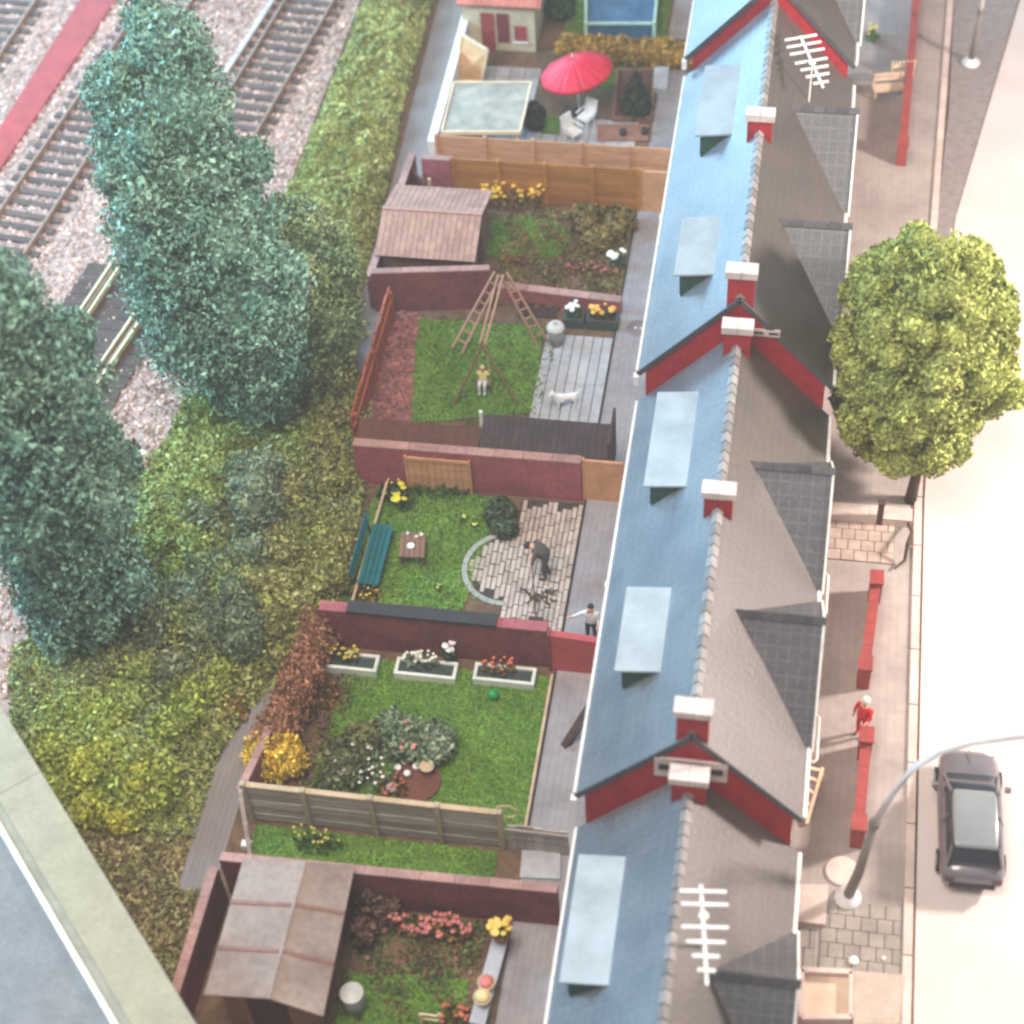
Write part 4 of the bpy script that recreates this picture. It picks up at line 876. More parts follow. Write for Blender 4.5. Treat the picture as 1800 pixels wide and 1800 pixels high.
for i in range(26):
    a = random.uniform(0,6.28); q = Vector((c.x+random.uniform(-.4,.4), c.y+random.uniform(-.2,.2), .06)); mb.tube([q, q+Vector((math.cos(a)*.25,math.sin(a)*.2,random.uniform(.0,.15)))], .028, 4)
mb.build('twig_heap', mat('dark_twig', S(84,74,66), .9, .2, 8, .1), t, kind='stuff')
# child on the swing
J = dict(pel=(0,0,.0),belly=(0,.01,.12),chest=(0,.02,.28),neck=(0,.02,.4),head=(0,.01,.5),top=(0,.02,.6),shl=(-.14,.02,.34),ell=(-.22,.0,.26),hal=(-.22,.02,.42),fil=(-.21,.03,.5),shr=(.14,.02,.34),elr=(.22,.0,.26),har=(.22,.02,.42),fir=(.21,.03,.5),hil=(-.08,-.05,.02),knl=(-.09,-.3,.03),anl=(-.09,-.34,-.26),tol=(-.09,-.44,-.3),hir=(.08,-.05,.02),knr=(.09,-.3,.03),anr=(.09,-.34,-.26),tor=(.09,-.44,-.3))
RC = {k: v*.95 for k, v in RAD.items()}
t = figure('person', 'child in pale yellow clothes sitting on the swing', 'person', (seat.x,seat.y,.56), J, HE, RC, [ycl,wcloth,skin,greyh], cl(0,1)); hairpiece(t, (seat.x,seat.y+.02,1.12), .085, mat('fair_hair', S(214,190,120), .7, .1, 8, .1))
# red figure at the front wall
p = W(1512,1292)
J = stand(dict(elr=(.3,-.1,1.2),har=(.26,-.3,1.12),fir=(.24,-.38,1.08)))
t = figure('person', 'person in a red coat with white hair by the front wall', 'person', (p.x,p.y,.0), J, HE, {**RAD,'chest':.19,'belly':.18,'pel':.18}, [redc,redc,skin,blk], cl(0,0), rz=-.6); hairpiece(t, (p.x,p.y+.02,1.68), .13, greyh)
# white dog
p = W(995,714)
DJ = dict(hip=(.28,0,.42),mid=(0,0,.4),sho=(-.26,0,.44),nk=(-.38,0,.56),hd=(-.46,0,.64),mz=(-.6,0,.6),el=(-.44,-.07,.76),er=(-.44,.07,.76),t1=(.42,0,.52),t2=(.54,.03,.66),f1=(-.26,-.1,.3),f1k=(-.27,-.1,.16),f1p=(-.3,-.1,.03),f2=(-.26,.1,.3),f2k=(-.27,.1,.16),f2p=(-.3,.1,.03),b1=(.27,-.1,.3),b1h=(.34,-.1,.16),b1p=(.28,-.1,.03),b2=(.27,.1,.3),b2h=(.34,.1,.16),b2p=(.28,.1,.03))
DE = [('hip','mid'),('mid','sho'),('sho','nk'),('nk','hd'),('hd','mz'),('hd','el'),('hd','er'),('hip','t1'),('t1','t2'),('sho','f1'),('f1','f1k'),('f1k','f1p'),('sho','f2'),('f2','f2k'),('f2k','f2p'),('hip','b1'),('b1','b1h'),('b1h','b1p'),('hip','b2'),('b2','b2h'),('b2h','b2p')]
DR = dict(hip=.12,mid=.12,sho=.15,nk=.09,hd=.09,mz=.045,el=.03,er=.03,t1=.03,t2=.015)
for k_ in DJ: DR.setdefault(k_, .04)
figure('dog', 'small white dog standing on the grey slab patio', 'dog', (p.x,p.y,.03), DJ, DE, DR, [mat('white_fur', S(236,234,230), .8, .06, 12, .2)], lambda k: 0, rz=.35)
# G3 patio slabs
g = poly([(962,590),(1078,592),(1060,735),(930,735)])
pt = bpy.data.objects.new('patio', None); COL.objects.link(pt); pt['kind'] = 'structure'; pt.location = (.9,4.2,0)
x0, x1, y0, y1 = W(958,600).x, 2.28, 1.2, W(1000,590).y
MB().box(x0,x1,y0,y1,-.012,-.002).build('joint_bed', joint_m, pt)
nx, ny = 7, 3; dx, dy = (x1-x0)/nx, (y1-y0)/ny
me = unit_mesh('paving_slab', MB().box(-dx/2+.014,dx/2-.014,-dy/2+.006,dy/2-.008,-.002,.03), slabstone)
for i in range(nx):
    for j in range(ny): piece('paving_slab', me, (x0+(i+.5)*dx, y0+(j+.5)*dy, random.uniform(-.004,.004)), pt)
# planters of garden 3
def trough(label, px0, px1, py, z, w, h, m, rimm, sm=soil, fr=None):
    a, b = W(px0,py), W(px1,py); yv = (a.y+b.y)/2; t = thing('planter', label, 'planter', ((a.x+b.x)/2,yv,0))
    x0, x1, y0, y1 = a.x, b.x, yv, yv+w
    for q in ((x0,x1,y0,y0+.1),(x0,x1,y1-.1,y1),(x0,x0+.1,y0+.1,y1-.1),(x1-.1,x1,y0+.1,y1-.1)): MB().box(*q,-.02,h).build('side', rimm, t)
    MB().box(x0+.1,x1-.1,y0+.1,y1-.1,.0,h*.75).build('soil', sm, t)
    return (x0+x1)/2, (y0+y1)/2, h*.75
def plantw(label, xyz, *a, **k):
    global W
    o_ = W; W = lambda px, py, z=0: Vector((xyz[0], xyz[1], z)); r = plant(label, 0, 0, xyz[2], *a, **k); W = o_; return r
q = trough('dark planter with white flowers beside the grey bin', 990, 1026, 578, 0, .6, .42, planter_dark, planter_dark)
plantw('white flowers in the dark planter by the grey bin', q, .25, .5, 9, (240,236,232), ld, True, .15)
q = trough('dark planter with orange flowers beside the house paving', 1030, 1086, 581, 0, .6, .42, planter_dark, planter_dark)
plantw('orange flowers in the dark planter by the house paving', q, .42, .5, 14, (226,166,72), ld, True, .15, ry=.22)
c = W(978,604); t = thing('dustbin', 'grey metal dustbin with a pale round lid', 'bin', c)
MB().lathe([(.24,-.0),(.28,.75)], c, 18).build('bin_body', binmetal, t, True); MB().lathe([(.31,.755),(.31,.8),(.24,.9),(.06,.93)], c, 18).build('lid', mat('bin_lid', S(206,204,198), .5, .08, 8, .05), t); MB().tube([(c.x-.08,c.y,.93),(c.x-.05,c.y,.98),(c.x+.05,c.y,.98),(c.x+.08,c.y,.93)], .015, 6).build('handle', binmetal, t)
c = W(925,552); tag(MB().prism(poly([(915,520),(980,522),(978,560),(912,556)]), -.011, .06).build('dark_bed', mat('dark_soil', S(60,44,44), .95, .3, 8, .4)), 'dark soil bed between climbing frame and planters', 'flower bed')
c = W(1122,578); t = thing('manhole_cover', 'round grey manhole cover with two pale lift holes', 'manhole cover', (c.x,c.y,.02)); MB().lathe([(.4,.02),(.4,.035),(.36,.04)], c, 22).build('cover', mat('manhole', S(124,116,120), .7, .15, 8, .2), t)
for s_ in (-.1,.1): MB().lathe([(.045,.041),(.045,.05)], (c.x+s_,c.y), 8).build('lift_hole', white, t)
# ================================================================ GARDEN 4
t = thing('bench', 'teal slatted garden bench facing the lawn', 'bench', W(668,980))
x0, y0, y1 = -4.3, W(655,1028,.45).y, W(672,922,.45).y
for i in range(4): MB().box(x0+.12+i*.17,x0+.12+i*.17+.145,y0,y1,.42,.47).build('seat_slat', teal, t)
for i in range(3): MB().box(x0-.04-.03*i,x0+.0-.03*i,y0,y1,.55+i*.15,.67+i*.15).build('back_slat', teal, t)
for yy in (y0+.15,(y0+y1)/2,y1-.2):
    MB().box(x0+.0,x0+.06,yy,yy+.06,-.0,.42).build('leg', charcoal, t); MB().box(x0+.68,x0+.74,yy,yy+.06,-.0,.42).build('leg', charcoal, t); MB().bar((x0+.03,yy+.03,.4),(x0-.13,yy+.03,1.0),.05,.05,(0,1,0)).build('back_support', charcoal, t)
t = thing('side_table', 'small square brown wooden table beside the teal bench', 'table', W(724,975))
q = [W(700,978,.5), W(746,980,.5), W(749,938,.5), W(704,936,.5)]
for i in range(5):
    a, b = i/5+.01, (i+1)/5-.01; MB().slab([q[0].lerp(q[1],a), q[0].lerp(q[1],b), q[3].lerp(q[2],b), q[3].lerp(q[2],a)], .05).build('top_slat', brownwood, t)
cen = (q[0]+q[2])/2
for p in q: c = p.lerp(cen,.15); MB().box(c.x-.04,c.x+.04,c.y-.04,c.y+.04,.0,.45).build('leg', brownwood, t)
for i, (px, py, r_, h, lab, nm) in enumerate(((722,960,.12,.03,'white plate on the small brown table','plate'),(717,940,.05,.1,'white cup at the table edge by the bench','cup'),(732,946,.05,.1,'white cup beside the plate','cup'),(741,942,.06,.09,'white bowl at the table corner','bowl'))):
    c = W(px,py,.5); tag(MB().lathe([(r_*.7,.502),(r_,.502+h),(r_*.85,.502+h),(r_*.6,.502+h*.5)], c, 14).build(nm, white), lab, nm)
plant('yellow daffodils at the lawn corner beside the pale rail', 712, 885, 0, .4, .5, 7, (228,218,70), lg, True, .2)
plant('dark tufts growing around the pale rail end', 690, 870, 0, .5, .4, 8, (206,196,90), ld, bs=.07)
plant('low green plants before the tan gate in the pink wall', 770, 866, 0, 1.1, .5, 0, (0,0,0), lg, dens=60, ry=.3)
plant('yellow specked weeds along the lane behind the bench', 640, 1050, 0, .5, .4, 12, (216,196,80), lb, bs=.07)
for i, (px, py, lab) in enumerate(((815,915,'pair of tiny yellow flowers in the lawn by the box shrub'),(770,1035,'tiny yellow flowers in the lawn below the bench table'),(835,925,'tiny pale flowers beside the box shrub'))):
    plant(lab, px, py, .02, .1, .16, 4, (212,214,110), lg, bs=.07, dens=20)
bushy('box_shrub', 'square grey green shrub between lawn and cobbled patio', 'shrub', W(885,945), [(tuple(W(883,895,.35)),.42,.4),(tuple(W(888,925,.35)),.42,.4),(tuple(W(870,905,.3)),.35,.35)], 1500, .11, leafmat('box_leaf', S(76,92,68), S(58,76,56)), crown='foliage')
pt = bpy.data.objects.new('cobbled_patio', None); COL.objects.link(pt); pt['kind'] = 'structure'; pt.location = (.9,-2.5,0)
c0_ = W(903,1002); R0 = W(903,1002).x-W(826,1002).x
x0, x1, y0, y1 = W(893,1000).x, 2.28, -5.5, .55
bed = [(x1,y0),(x1,y1),(x0,y1)]+[(x0-R0*math.sin(R(a)), c0_.y+R0*1.02*math.cos(R(a))) for a in range(0,181,12)]+[(x0,y0)]
MB().prism(bed, -.011, .012).build('joint_bed', joint_m, pt)
me = unit_mesh('sett', MB().box(-.066,.066,-.245,.245,.0,.045), sett_m)
i = 0; xx = x1-.08
while xx > x0-R0+.1:
    yy = y0+.26+.25*(i%2)+.12*(i%3)
    while yy < y1-.2:
        if xx > x0+.08 or math.hypot(xx-x0, yy-c0_.y) < R0-.2: piece('sett', me, (xx+random.uniform(-.006,.006), yy, random.uniform(-.006,.008)), pt, (0,0,random.uniform(-.03,.03)), (1,random.uniform(.9,1),1))
        yy += .5
    xx -= .162; i += 1
for a in range(6,175,12):
    p = (x0-(R0+.0)*math.sin(R(a+6)), c0_.y+(R0*1.02)*math.cos(R(a+6)), 0); MB().bar((x0-R0*math.sin(R(a)),c0_.y+R0*1.02*math.cos(R(a)),.035),(x0-R0*math.sin(R(a+11.4)),c0_.y+R0*1.02*math.cos(R(a+11.4)),.035),.17,.08).build('edging_stone', edging_m, pt)
# ================================================================ GARDEN 5
wbox = mat('white_trough', S(222,226,216), .6, .08, 8, .1)
for (a, b, py, lab, flab, fc, lf, n) in ((555,664,1186,'white edged flower box with yellow flowers below the wall','yellow flowers in the flower box beside the copper hedge',(206,184,62),lg,26),(692,802,1199,'white edged flower box with white flowers below the wall','small white flowers in the middle flower box',(226,228,214),lgrey,26),(830,940,1209,'white edged flower box with orange flowers near the red panel','orange red flowers in the flower box near the red panel',(214,112,84),lb,16)):
    q = trough(lab, a, b, py, 0, .62, .3, wbox, wbox, planter_dark); plantw(flab, (q[0]-(.15 if n == 26 else .2),q[1]+.12,q[2]), .55, .5, n, fc, lf, bs=.09, ry=.22, dens=50)
c = W(790,1165); plantw('three large white blooms at the end of the middle flower box', (c.x,c.y,.22), .2, .75, 4, (240,236,236), ld, True, .17)
hx = W(495,1300).x
t = thing('copper_hedge', 'tall copper red hedge along the lane beside the lawn', 'hedge', (hx,-8.3,0)); bl = []
for i in range(9): bl.append(((-5.2+.05*i+random.uniform(-.1,.1)-.15*(i < 3), -10.1+i*.52, .75), .55+random.uniform(-.05,.08), .8+random.uniform(-.1,.1)))
P, Nn = blob_points(bl, 10000, .6, .25, 6); quads('copper', P, Nn, .09, leafmat('copper_leaf', S(168,118,92), S(140,104,74)), t, 'foliage', blob_core(bl,.6), .7)
c = W(488,1360)
t = bushy('yellow_shrub', 'bright golden yellow shrub at the fence corner', 'shrub', (c.x,c.y,0), [((c.x-.3,c.y+.1,.7),.62,.75),((c.x+.3,c.y+.15,.7),.6,.75)], 5200, .085, leafmat('yellow_leaf', S(250,228,112), S(242,208,86)), crown='foliage', depth=.75, core=.4, up=1.6)
plant('straggly yellow plant on the lane side of the copper hedge', 410, 1255, 0, .5, .6, 10, (196,180,90), lb, bs=.07, dens=70)
bp = [(W(735,1370).x+.7*math.cos(R(a)), W(735,1376).y+.7*math.sin(R(a))) for a in range(0,360,20)]
tag(MB().prism(bp, .0, .12).build('round_bed', mat('round_bed_soil', S(112,70,58), .95, .25, 8, .4)), 'round brown soil bed beside the white flowering bush', 'flower bed')
c = W(740,1320)
bushy('silver_bush', 'silvery green flowering bush on the lawn', 'shrub', W(740,1340), [(tuple(W(715,1300,.5)),.7,.6),(tuple(W(760,1305,.45)),.65,.55),(tuple(W(690,1275,.45)),.5,.5)], 3200, .11, leafmat('silver_leaf', S(150,164,134), S(92,116,82), .7), crown='foliage', depth=.4, core=.7)
bushy('grey_bush', 'dull olive bush spotted white behind the grey fence', 'shrub', W(610,1350), [(tuple(W(610,1340,.4)),.75,.5),(tuple(W(640,1300,.4)),.6,.45),(tuple(W(590,1370,.4)),.55,.45)], 2600, .12, leafmat('olive_leaf', S(112,116,74), S(84,92,58), .6), crown='foliage', depth=.4, core=.7)
plant('white and pink flowers scattered over the olive bush', 640, 1352, .5, .9, .25, 26, (220,214,206), lgrey, bs=.08, ry=.7, dens=20)
plant('pink flowers scattered on the silvery bush', 725, 1300, .7, .6, .3, 9, (222,140,136), lgrey, bs=.1, dens=20)
plant('reddish flowers at the edge of the round bed', 690, 1395, .0, .45, .5, 12, (178,86,74), lb, bs=.09)
plant('reddish leafy patch between copper hedge and lawn', 570, 1225, .0, .55, .3, 10, (164,92,80), lb, bs=.08)
for px, py, plab in ((700,1352,'small white pot beside the reddish flowers on the soil bed'),(716,1362,'small white pot in the middle of the soil bed'),(732,1350,'small white pot next to the round tan table'),(712,1340,'small white pot under the silvery bush')):
    c = W(px,py,.2); tag(MB().lathe([(.07,.119),(.11,.3),(.09,.33),(.04,.34)], c, 10).build('white_pot', white), plab, 'pot', 'white pots on the round bed')
c = W(752,1357,.12); t = thing('round_table', 'small round tan table on the brown soil bed', 'table', (c.x,c.y,.12)); MB().lathe([(.2,.42),(.22,.45),(.2,.47)], c, 16).build('top', palewood, t); MB().lathe([(.1,.118),(.04,.2),(.04,.42)], c, 8).build('leg', brownwood, t)
c = W(690,1392); tag(MB().lathe([(.08,.119),(.17,.2),(.17,.28),(.08,.36)], c, 12).build('stone', kerb_m, None, True), 'pale round stone at the edge of the brown soil bed', 'stone')
c = W(868,1228); r_ = .17; tag(MB().lathe([(max(.01,r_*math.cos(R(a))), .035+r_+r_*math.sin(R(a))) for a in range(-90,91,15)], c, 14).build('ball', mat('green_ball', S(26,140,68), .4, .05, 4, 0), None, True), 'shiny green ball lying on the lawn', 'ball')
c = W(890,1412,.05); mb = MB(); mb.tube([(c.x+.3*math.cos(R(a)), c.y+.3*math.sin(R(a)), 1.0) for a in range(0,361,20)], .035, 6)
yv = -12.04; mb = MB(); c = WY(890,1412,yv); mb.tube([(c.x+.3*math.cos(R(a)), yv, 1.78+.28*math.sin(R(a))) for a in range(0,361,20)], .03, 6); tag(mb.build('hose_coil', palewood), 'pale ring of hose hanging on the weathered fence', 'hose')
b = thing('leaning_board', 'dark board leaning against the house wall', 'board', (3.7,-8.5,0)); a0, a1 = W(990,1312,.04), WY(1042,1225,W(1035,1290).y+.3); MB().bar(a0, (a1.x+.1,a1.y,1.6), .2, .06).build('plank', darkwood, b)
MB().bar(a0+Vector((.18,.05,0)), (a1.x+.28,a1.y,1.6), .05, .05).build('rail', darkwood, b)
# G6
plant('straggly yellow plant leaning on the weathered grey fence', 560, 1490, 0, .7, .9, 18, (196,176,84), lg, bs=.07, dens=50, ry=.3)
c = W(435,1489); tag(MB().box(c.x-.14,c.x+.14,c.y-.1,c.y+.1,.0,.22).build('white_block', white), 'small white block on the narrow grass strip', 'block')
tag(MB().prism(poly([(918,1497),(985,1500),(985,1548),(914,1545)]), .019, .1).build('concrete_slab', slabstone), 'pale concrete slab at the end of the grass strip', 'slab')
sd = thing('garden_shed', 'large shed with patched grey felt roof', 'shed', (-3.4,-17,0))
zE, zR = 2.15, 2.6; NWp, NEp, SWp, SEp = W(428,1508,zE), W(624,1520,zE), W(358,1749,zE), W(568,1787,zE); RN, RS = W(537,1513,zR), W(472,1756,zR)
for (A_, B_, C_, D_) in ((NWp,RN,RS,SWp),(RN,NEp,SEp,RS)):
    for i in range(3):
        a, b = i/3+.004, (i+1)/3-.004
        MB().slab([A_.lerp(D_,a), B_.lerp(C_,a), B_.lerp(C_,b), A_.lerp(D_,b)], .05+.004*i).build('roof_panel', shedfelt, sd)
    for i in (1,2): f = i/3; MB().bar(A_.lerp(D_,f)+Vector((0,0,.02)), B_.lerp(C_,f)+Vector((0,0,.02)), .1, .04).build('batten', batten_m, sd)
MB().bar(RN+Vector((0,0,.02)), RS+Vector((0,0,.02)), .08, .04).build('ridge_strip', shedfelt, sd)
xa, xb, ya, yb = SWp.x+.3, SEp.x-.4, max(SWp.y,SEp.y)+.1, min(NWp.y,NEp.y)-.25
MB().box(max(xa,NWp.x+.35),xb,ya+.12,yb,-.02,2.02).build('wall', brownwood, sd)
MB().box(xa+.7,xa+1.7,ya+.06,ya+.119,-.01,1.9).build('door', mat('shed_door', S(70,36,40), .8, .2, 8, .2), sd)
c = W(625,1772); t = thing('water_butt', 'pale round water butt beside the felt roofed shed', 'water butt', c); MB().lathe([(.26,-.01),(.3,.4),(.28,.85)], c, 18).build('barrel', binmetal, t, True); MB().lathe([(.31,.852),(.31,.9),(.08,.93)], c, 18).build('lid', mat('butt_lid', S(196,196,190), .6, .1, 8, .1), t)
bushy('twiggy_shrub', 'bare brownish shrub between felt shed and maroon wall', 'shrub', W(665,1620), [(tuple(W(650,1575,.5)),.55,.55),(tuple(W(680,1600,.4)),.5,.45),(tuple(W(640,1640,.4)),.4,.5)], 1500, .11, leafmat('twig_leaf', S(104,76,62), S(78,58,50)), crown='foliage', depth=.5, core=.6)
plant('row of pink flowers below the maroon wall', 760, 1640, 0, 1.2, .7, 60, (196,116,108), lb, bs=.1, ry=.35, dens=60)
t = thing('plank_bench', 'narrow grey plank bench carrying flower pots', 'bench', W(862,1720)); a, b = W(882,1640,.45), W(838,1800,.45)
MB().bar(a+Vector((0,0,-.03)), b+Vector((0,0,-.03)), .42, .06).build('plank', slabstone, t)
for f in (.08,.5,.92): p = a.lerp(b,f); MB().box(p.x-.15,p.x+.15,p.y-.05,p.y+.05,-.0,.39).build('leg', brownwood, t)
c = W(873,1630,.87); plantw('yellow flowers in a terracotta pot on the plank bench', (a.x,a.y-.15,.872), .3, .35, 16, (226,190,90), lg, True, .15, pot=.26)
c = a.lerp(b,.62); plantw('pink flower pot on the plank bench', (c.x,c.y,.872-.2), .2, .2, 8, (206,120,116), lb, True, .12, pot=.2) if 0 else None
for f, lab, colr in ((.6,'pink topped pot on the plank bench',(206,120,112)),(.76,'round cream pot on the plank bench',(214,196,140))):
    c = a.lerp(b,f); t = thing('plant_pot', lab, 'pot', (c.x,c.y,.45)); MB().lathe([(.16,.448),(.23,.7),(.24,.74),(.2,.745)], c, 14).build('pot', palewood, t); MB().lathe([(.2,.746),(.17,.82),(.05,.85)], c, 12).build('contents', petal(colr), t, True)
plant('orange plants at the foot of the plank bench', 800, 1795, 0, .4, .4, 14, (190,100,70), lb, bs=.09)
t = thing('cold_frame', 'small pale yellow frame standing on the lawn', 'frame', W(757,1790)); a, b = W(742,1800), W(775,1800)
for p in (a,b): MB().box(p.x-.03,p.x+.03,p.y-.03,p.y+.03,.0,.6).build('upright', creampaint, t)
for z in (.3,.57): MB().box(a.x+.03,b.x-.03,a.y-.02,a.y+.02,z,z+.05).build('cross_bar', creampaint, t)
# ================================================================ FLAT-ROOFED BUILDING (lower left)
zb = 5.0; e0, e1_ = W(0,1240,zb), W(345,1800,zb); dr = (e1_-e0).normalized(); nr = Vector((dr.y,-dr.x,0)); nr = nr if nr.x < 0 else -nr
e0 = e0-dr*4; e1_ = e1_+dr*5
fb = thing('flat_roofed_building', 'flat roofed building with pale stone parapet and grey roof', 'building', ((e0+e1_)/2+nr*5)*1.0-Vector((0,0,zb)))
cwid = (W(0,1410,zb)-W(0,1240,zb)).dot(nr); gwid = (W(0,1455,zb)-W(0,1240,zb)).dot(nr)
Q = lambda s, w_: tuple((e0+dr*s+nr*w_)[:2]); LT = (e1_-e0).length
MB().prism([Q(0,.1),Q(LT,.1),Q(LT,12),Q(0,12)], -.05, zb-.6).build('wall', render_m, fb)
js = (W(45,1370,zb)-e0).dot(dr); cuts = [0, js, LT]
for a, b in zip(cuts, cuts[1:]):
    a = max(0,a); b = min(LT,b)
    if b > a: MB().prism([Q(a+.01,0),Q(b-.01,0),Q(b-.01,cwid),Q(a+.01,cwid)], zb-.6, zb).build('coping_stone', rimstone, fb)
MB().prism([Q(0,cwid),Q(LT,cwid),Q(LT,gwid-.07),Q(0,gwid-.07)], zb-.6, zb-.16).build('roof_channel', mat('channel', S(150,148,132), .8, .1, 6, .1), fb)
MB().prism([Q(0,gwid-.07),Q(LT,gwid-.07),Q(LT,gwid+.06),Q(0,gwid+.06)], zb-.6, zb-.04).build('flashing', mat('flashing', S(232,234,220), .6, .05, 6, .05), fb)
MB().prism([Q(0,gwid+.06),Q(LT,gwid+.06),Q(LT,12),Q(0,12)], zb-.59, zb-.12).build('roof_felt', roofgrey, fb)
# ================================================================ FRONT SIDE
def fwall(label, a, b, h, end0=True, end1=True):
    t = thing('front_wall', label, 'wall', ((a.x+b.x)/2,(a.y+b.y)/2,0)); d = (b-a).normalized(); L_ = (b-a).length
    MB().bar(a+Vector((0,0,h/2-.02)), b+Vector((0,0,h/2-.02)), .24, h).build('wall_body', redlow, t)
    n = max(2, int(L_/.8))
    for i in range(n): MB().bar(a+d*(L_*i/n+.005)+Vector((0,0,h+.03)), a+d*(L_*(i+1)/n-.005)+Vector((0,0,h+.03)), .3, .08).build('coping_brick', redlow, t)
    for k_, p in ((end0,a),(end1,b)):
        if k_:
            pr = MB().box(p.x-.18,p.x+.18,p.y-.24,p.y+.24,-.02,h+.2).build('pier', redlow, t); MB().box(p.x-.21,p.x+.21,p.y-.27,p.y+.27,h+.202,h+.27).build('pier_cap', redlow, pr)
fwall('red front wall opposite the lime green tree trunk', W(1516,1200), W(1536,1050), .75)
fwall('red front wall facing the parked car', W(1505,1478), W(1518,1325), .75)
fwall('long red front wall beside the cream bench', W(1583,285), W(1612,-30), .75)
lw = wall('low pale divider wall beside the tree trunk', [(9.95,1.0),(12.6,1.0)], .3, kerb_m, .5, kerb_m)
t = thing('gate_post', 'short dark post on the low pale divider wall', 'post', W(1545,915)); c = W(1545,912); MB().box(c.x-.09,c.x+.09,c.y-.3,c.y-.12,-.0,1.0).build('post', darkwood, t); MB().box(c.x-.11,c.x+.11,c.y-.32,c.y-.1,1.0,1.05).build('cap', darkwood, t)
mb = MB(); mb.tube([W(1595,918,.1), W(1603,935,.5), W(1596,955,.6), W(1590,985,.2), W(1572,1000,.1)], [.06,.05,.07,.05,.03], 6); tag(mb.build('dead_branch', bark), 'dark crooked branch lying by the paved path', 'branch')
pave_m = mat('grey_paver', S(176,158,146), .8, .12, 8, .2, obj=.07)
pave_d = mat('grey_paver_cool', S(142,135,128), .8, .12, 8, .2, obj=.07)
def pavers(px0, px1, pyt, pyb, nx, ny, m, nm):
    a, b = W(px0,(pyt+pyb)/2), W(px1,(pyt+pyb)/2); y1, y0 = W((px0+px1)/2,pyt).y, W((px0+px1)/2,pyb).y
    P_ = bpy.data.objects.new(nm, None); COL.objects.link(P_); P_['kind'] = 'structure'; P_.location = ((a.x+b.x)/2,(y0+y1)/2,0)
    MB().box(a.x,b.x,y0,y1,-.01,.012).build('joint_bed', joint_m, P_)
    dx, dy = (b.x-a.x)/nx, (y1-y0)/ny
    for j in range(ny):
        off = .5*dx if j%2 else 0
        for i in range(nx+(1 if off else 0)):
            u0 = max(a.x, a.x+i*dx-off)+.012; u1 = min(b.x, a.x+(i+1)*dx-off)-.012
            if u1-u0 > .05: MB().box(u0,u1,y0+j*dy+.01,y0+(j+1)*dy-.01,.0,.05+random.uniform(-.004,.004)).build('paver', m, P_)
pavers(1456, 1572, 915, 988, 5, 4, pave_m, 'paved_path')
pavers(1442, 1583, 1588, 1716, 5, 5, pave_d, 'paved_drive')
pavers(1394, 1432, 1632, 1702, 2, 2, pave_d, 'paved_path')
t = tag(MB().prism(poly([(1390,1560),(1456,1562),(1450,1632),(1388,1624)]), .0, .22).build('door_step', kerb_m), 'pale doorstep slab before the lowest house', 'step')
tag(MB().prism(poly([(1500,1716),(1585,1722),(1580,1810),(1498,1810)]), .0, .3).build('plinth', mat('plinth', S(176,160,148), .8, .1, 6, .1)), 'pale square plinth beside the paved drive', 'plinth')
t = thing('sand_box', 'shallow cream tray with raised rim by the paved drive', 'tray', W(1455,1760)); q = poly([(1408,1712),(1496,1716),(1496,1795),(1408,1795)])
MB().prism(q, .0, .06).build('base', mat('cream_tray', S(206,184,162), .7, .06, 6, .05), t)
q3 = [Vector((*p,.14)) for p in q]
for a, b in zip(q3, q3[1:]+q3[:1]): MB().bar(a, b, .14, .28).build('rim', kerb_m, t)
for px, py, lab in ((1500,1690,'white pebble on the paved drive'),(1553,1685,'tiny white chip on the paved drive')):
    c = W(px,py,.05); r_ = .14 if px == 1500 else .06; tag(MB().lathe([(r_*.8,.05),(r_,.05+r_*.4),(r_*.5,.05+r_*.8)], c, 9).build('pebble', white, None, True), lab, 'pebble')
c = W(1480,1532); t = thing('manhole_cover', 'large pale round cover set in the front paving', 'manhole cover', c); MB().lathe([(.45,.0),(.45,.05),(.42,.06)], c, 24).build('cover', kerb_m, t)
# street lamps
def lamp(label, path, rads, base):
    t = thing('street_lamp', label, 'street lamp', base, 'street lamps along the pavement'); b = Vector(base)
    MB().lathe([(.36,-.0),(.36,.12),(.2,.2),(.17,.3)], b, 20).build('base', lampwhite, t, True)
    MB().tube(path[:3], rads[:3], 12).build('post', lampgrey, t, True)
    MB().tube([path[2]-(path[2]-path[1]).normalized()*.1, path[2]+(path[2]-path[1]).normalized()*.1], rads[2]*1.35, 12).build('collar', lampgrey, t)
    MB().tube(path[2:], rads[2:], 12).build('arm', lampwhite, t, True)
    e = Vector(path[-1]); MB().box(e.x-.1,e.x+.7,e.y-.16,e.y+.16,e.z-.12,e.z+.05).build('lantern', lampwhite, t)
bb = W(1490,1580)
lamp('street lamp with a long white arm reaching over the car', [bb+Vector((0,0,.2)), W(1510,1532,2.0), W(1537,1448,4.0), W(1570,1395,5.2), W(1605,1350,6.2), W(1650,1322,6.9), W(1710,1304,7.3), W(1790,1293,7.6), W(1880,1290,7.7), W(1960,1292,7.7)], [.15,.135,.115,.1,.095,.095,.095,.095,.095,.095], tuple(bb))
bb = W(1706,112)
lamp('street lamp standing on the asphalt verge', [bb+Vector((0,0,.2)), W(1714,72,1.2), W(1724,20,2.6), W(1735,-60,4.4), W(1790,-130,6), W(1850,-150,6.5)], [.14,.125,.105,.09,.085,.085], tuple(bb))
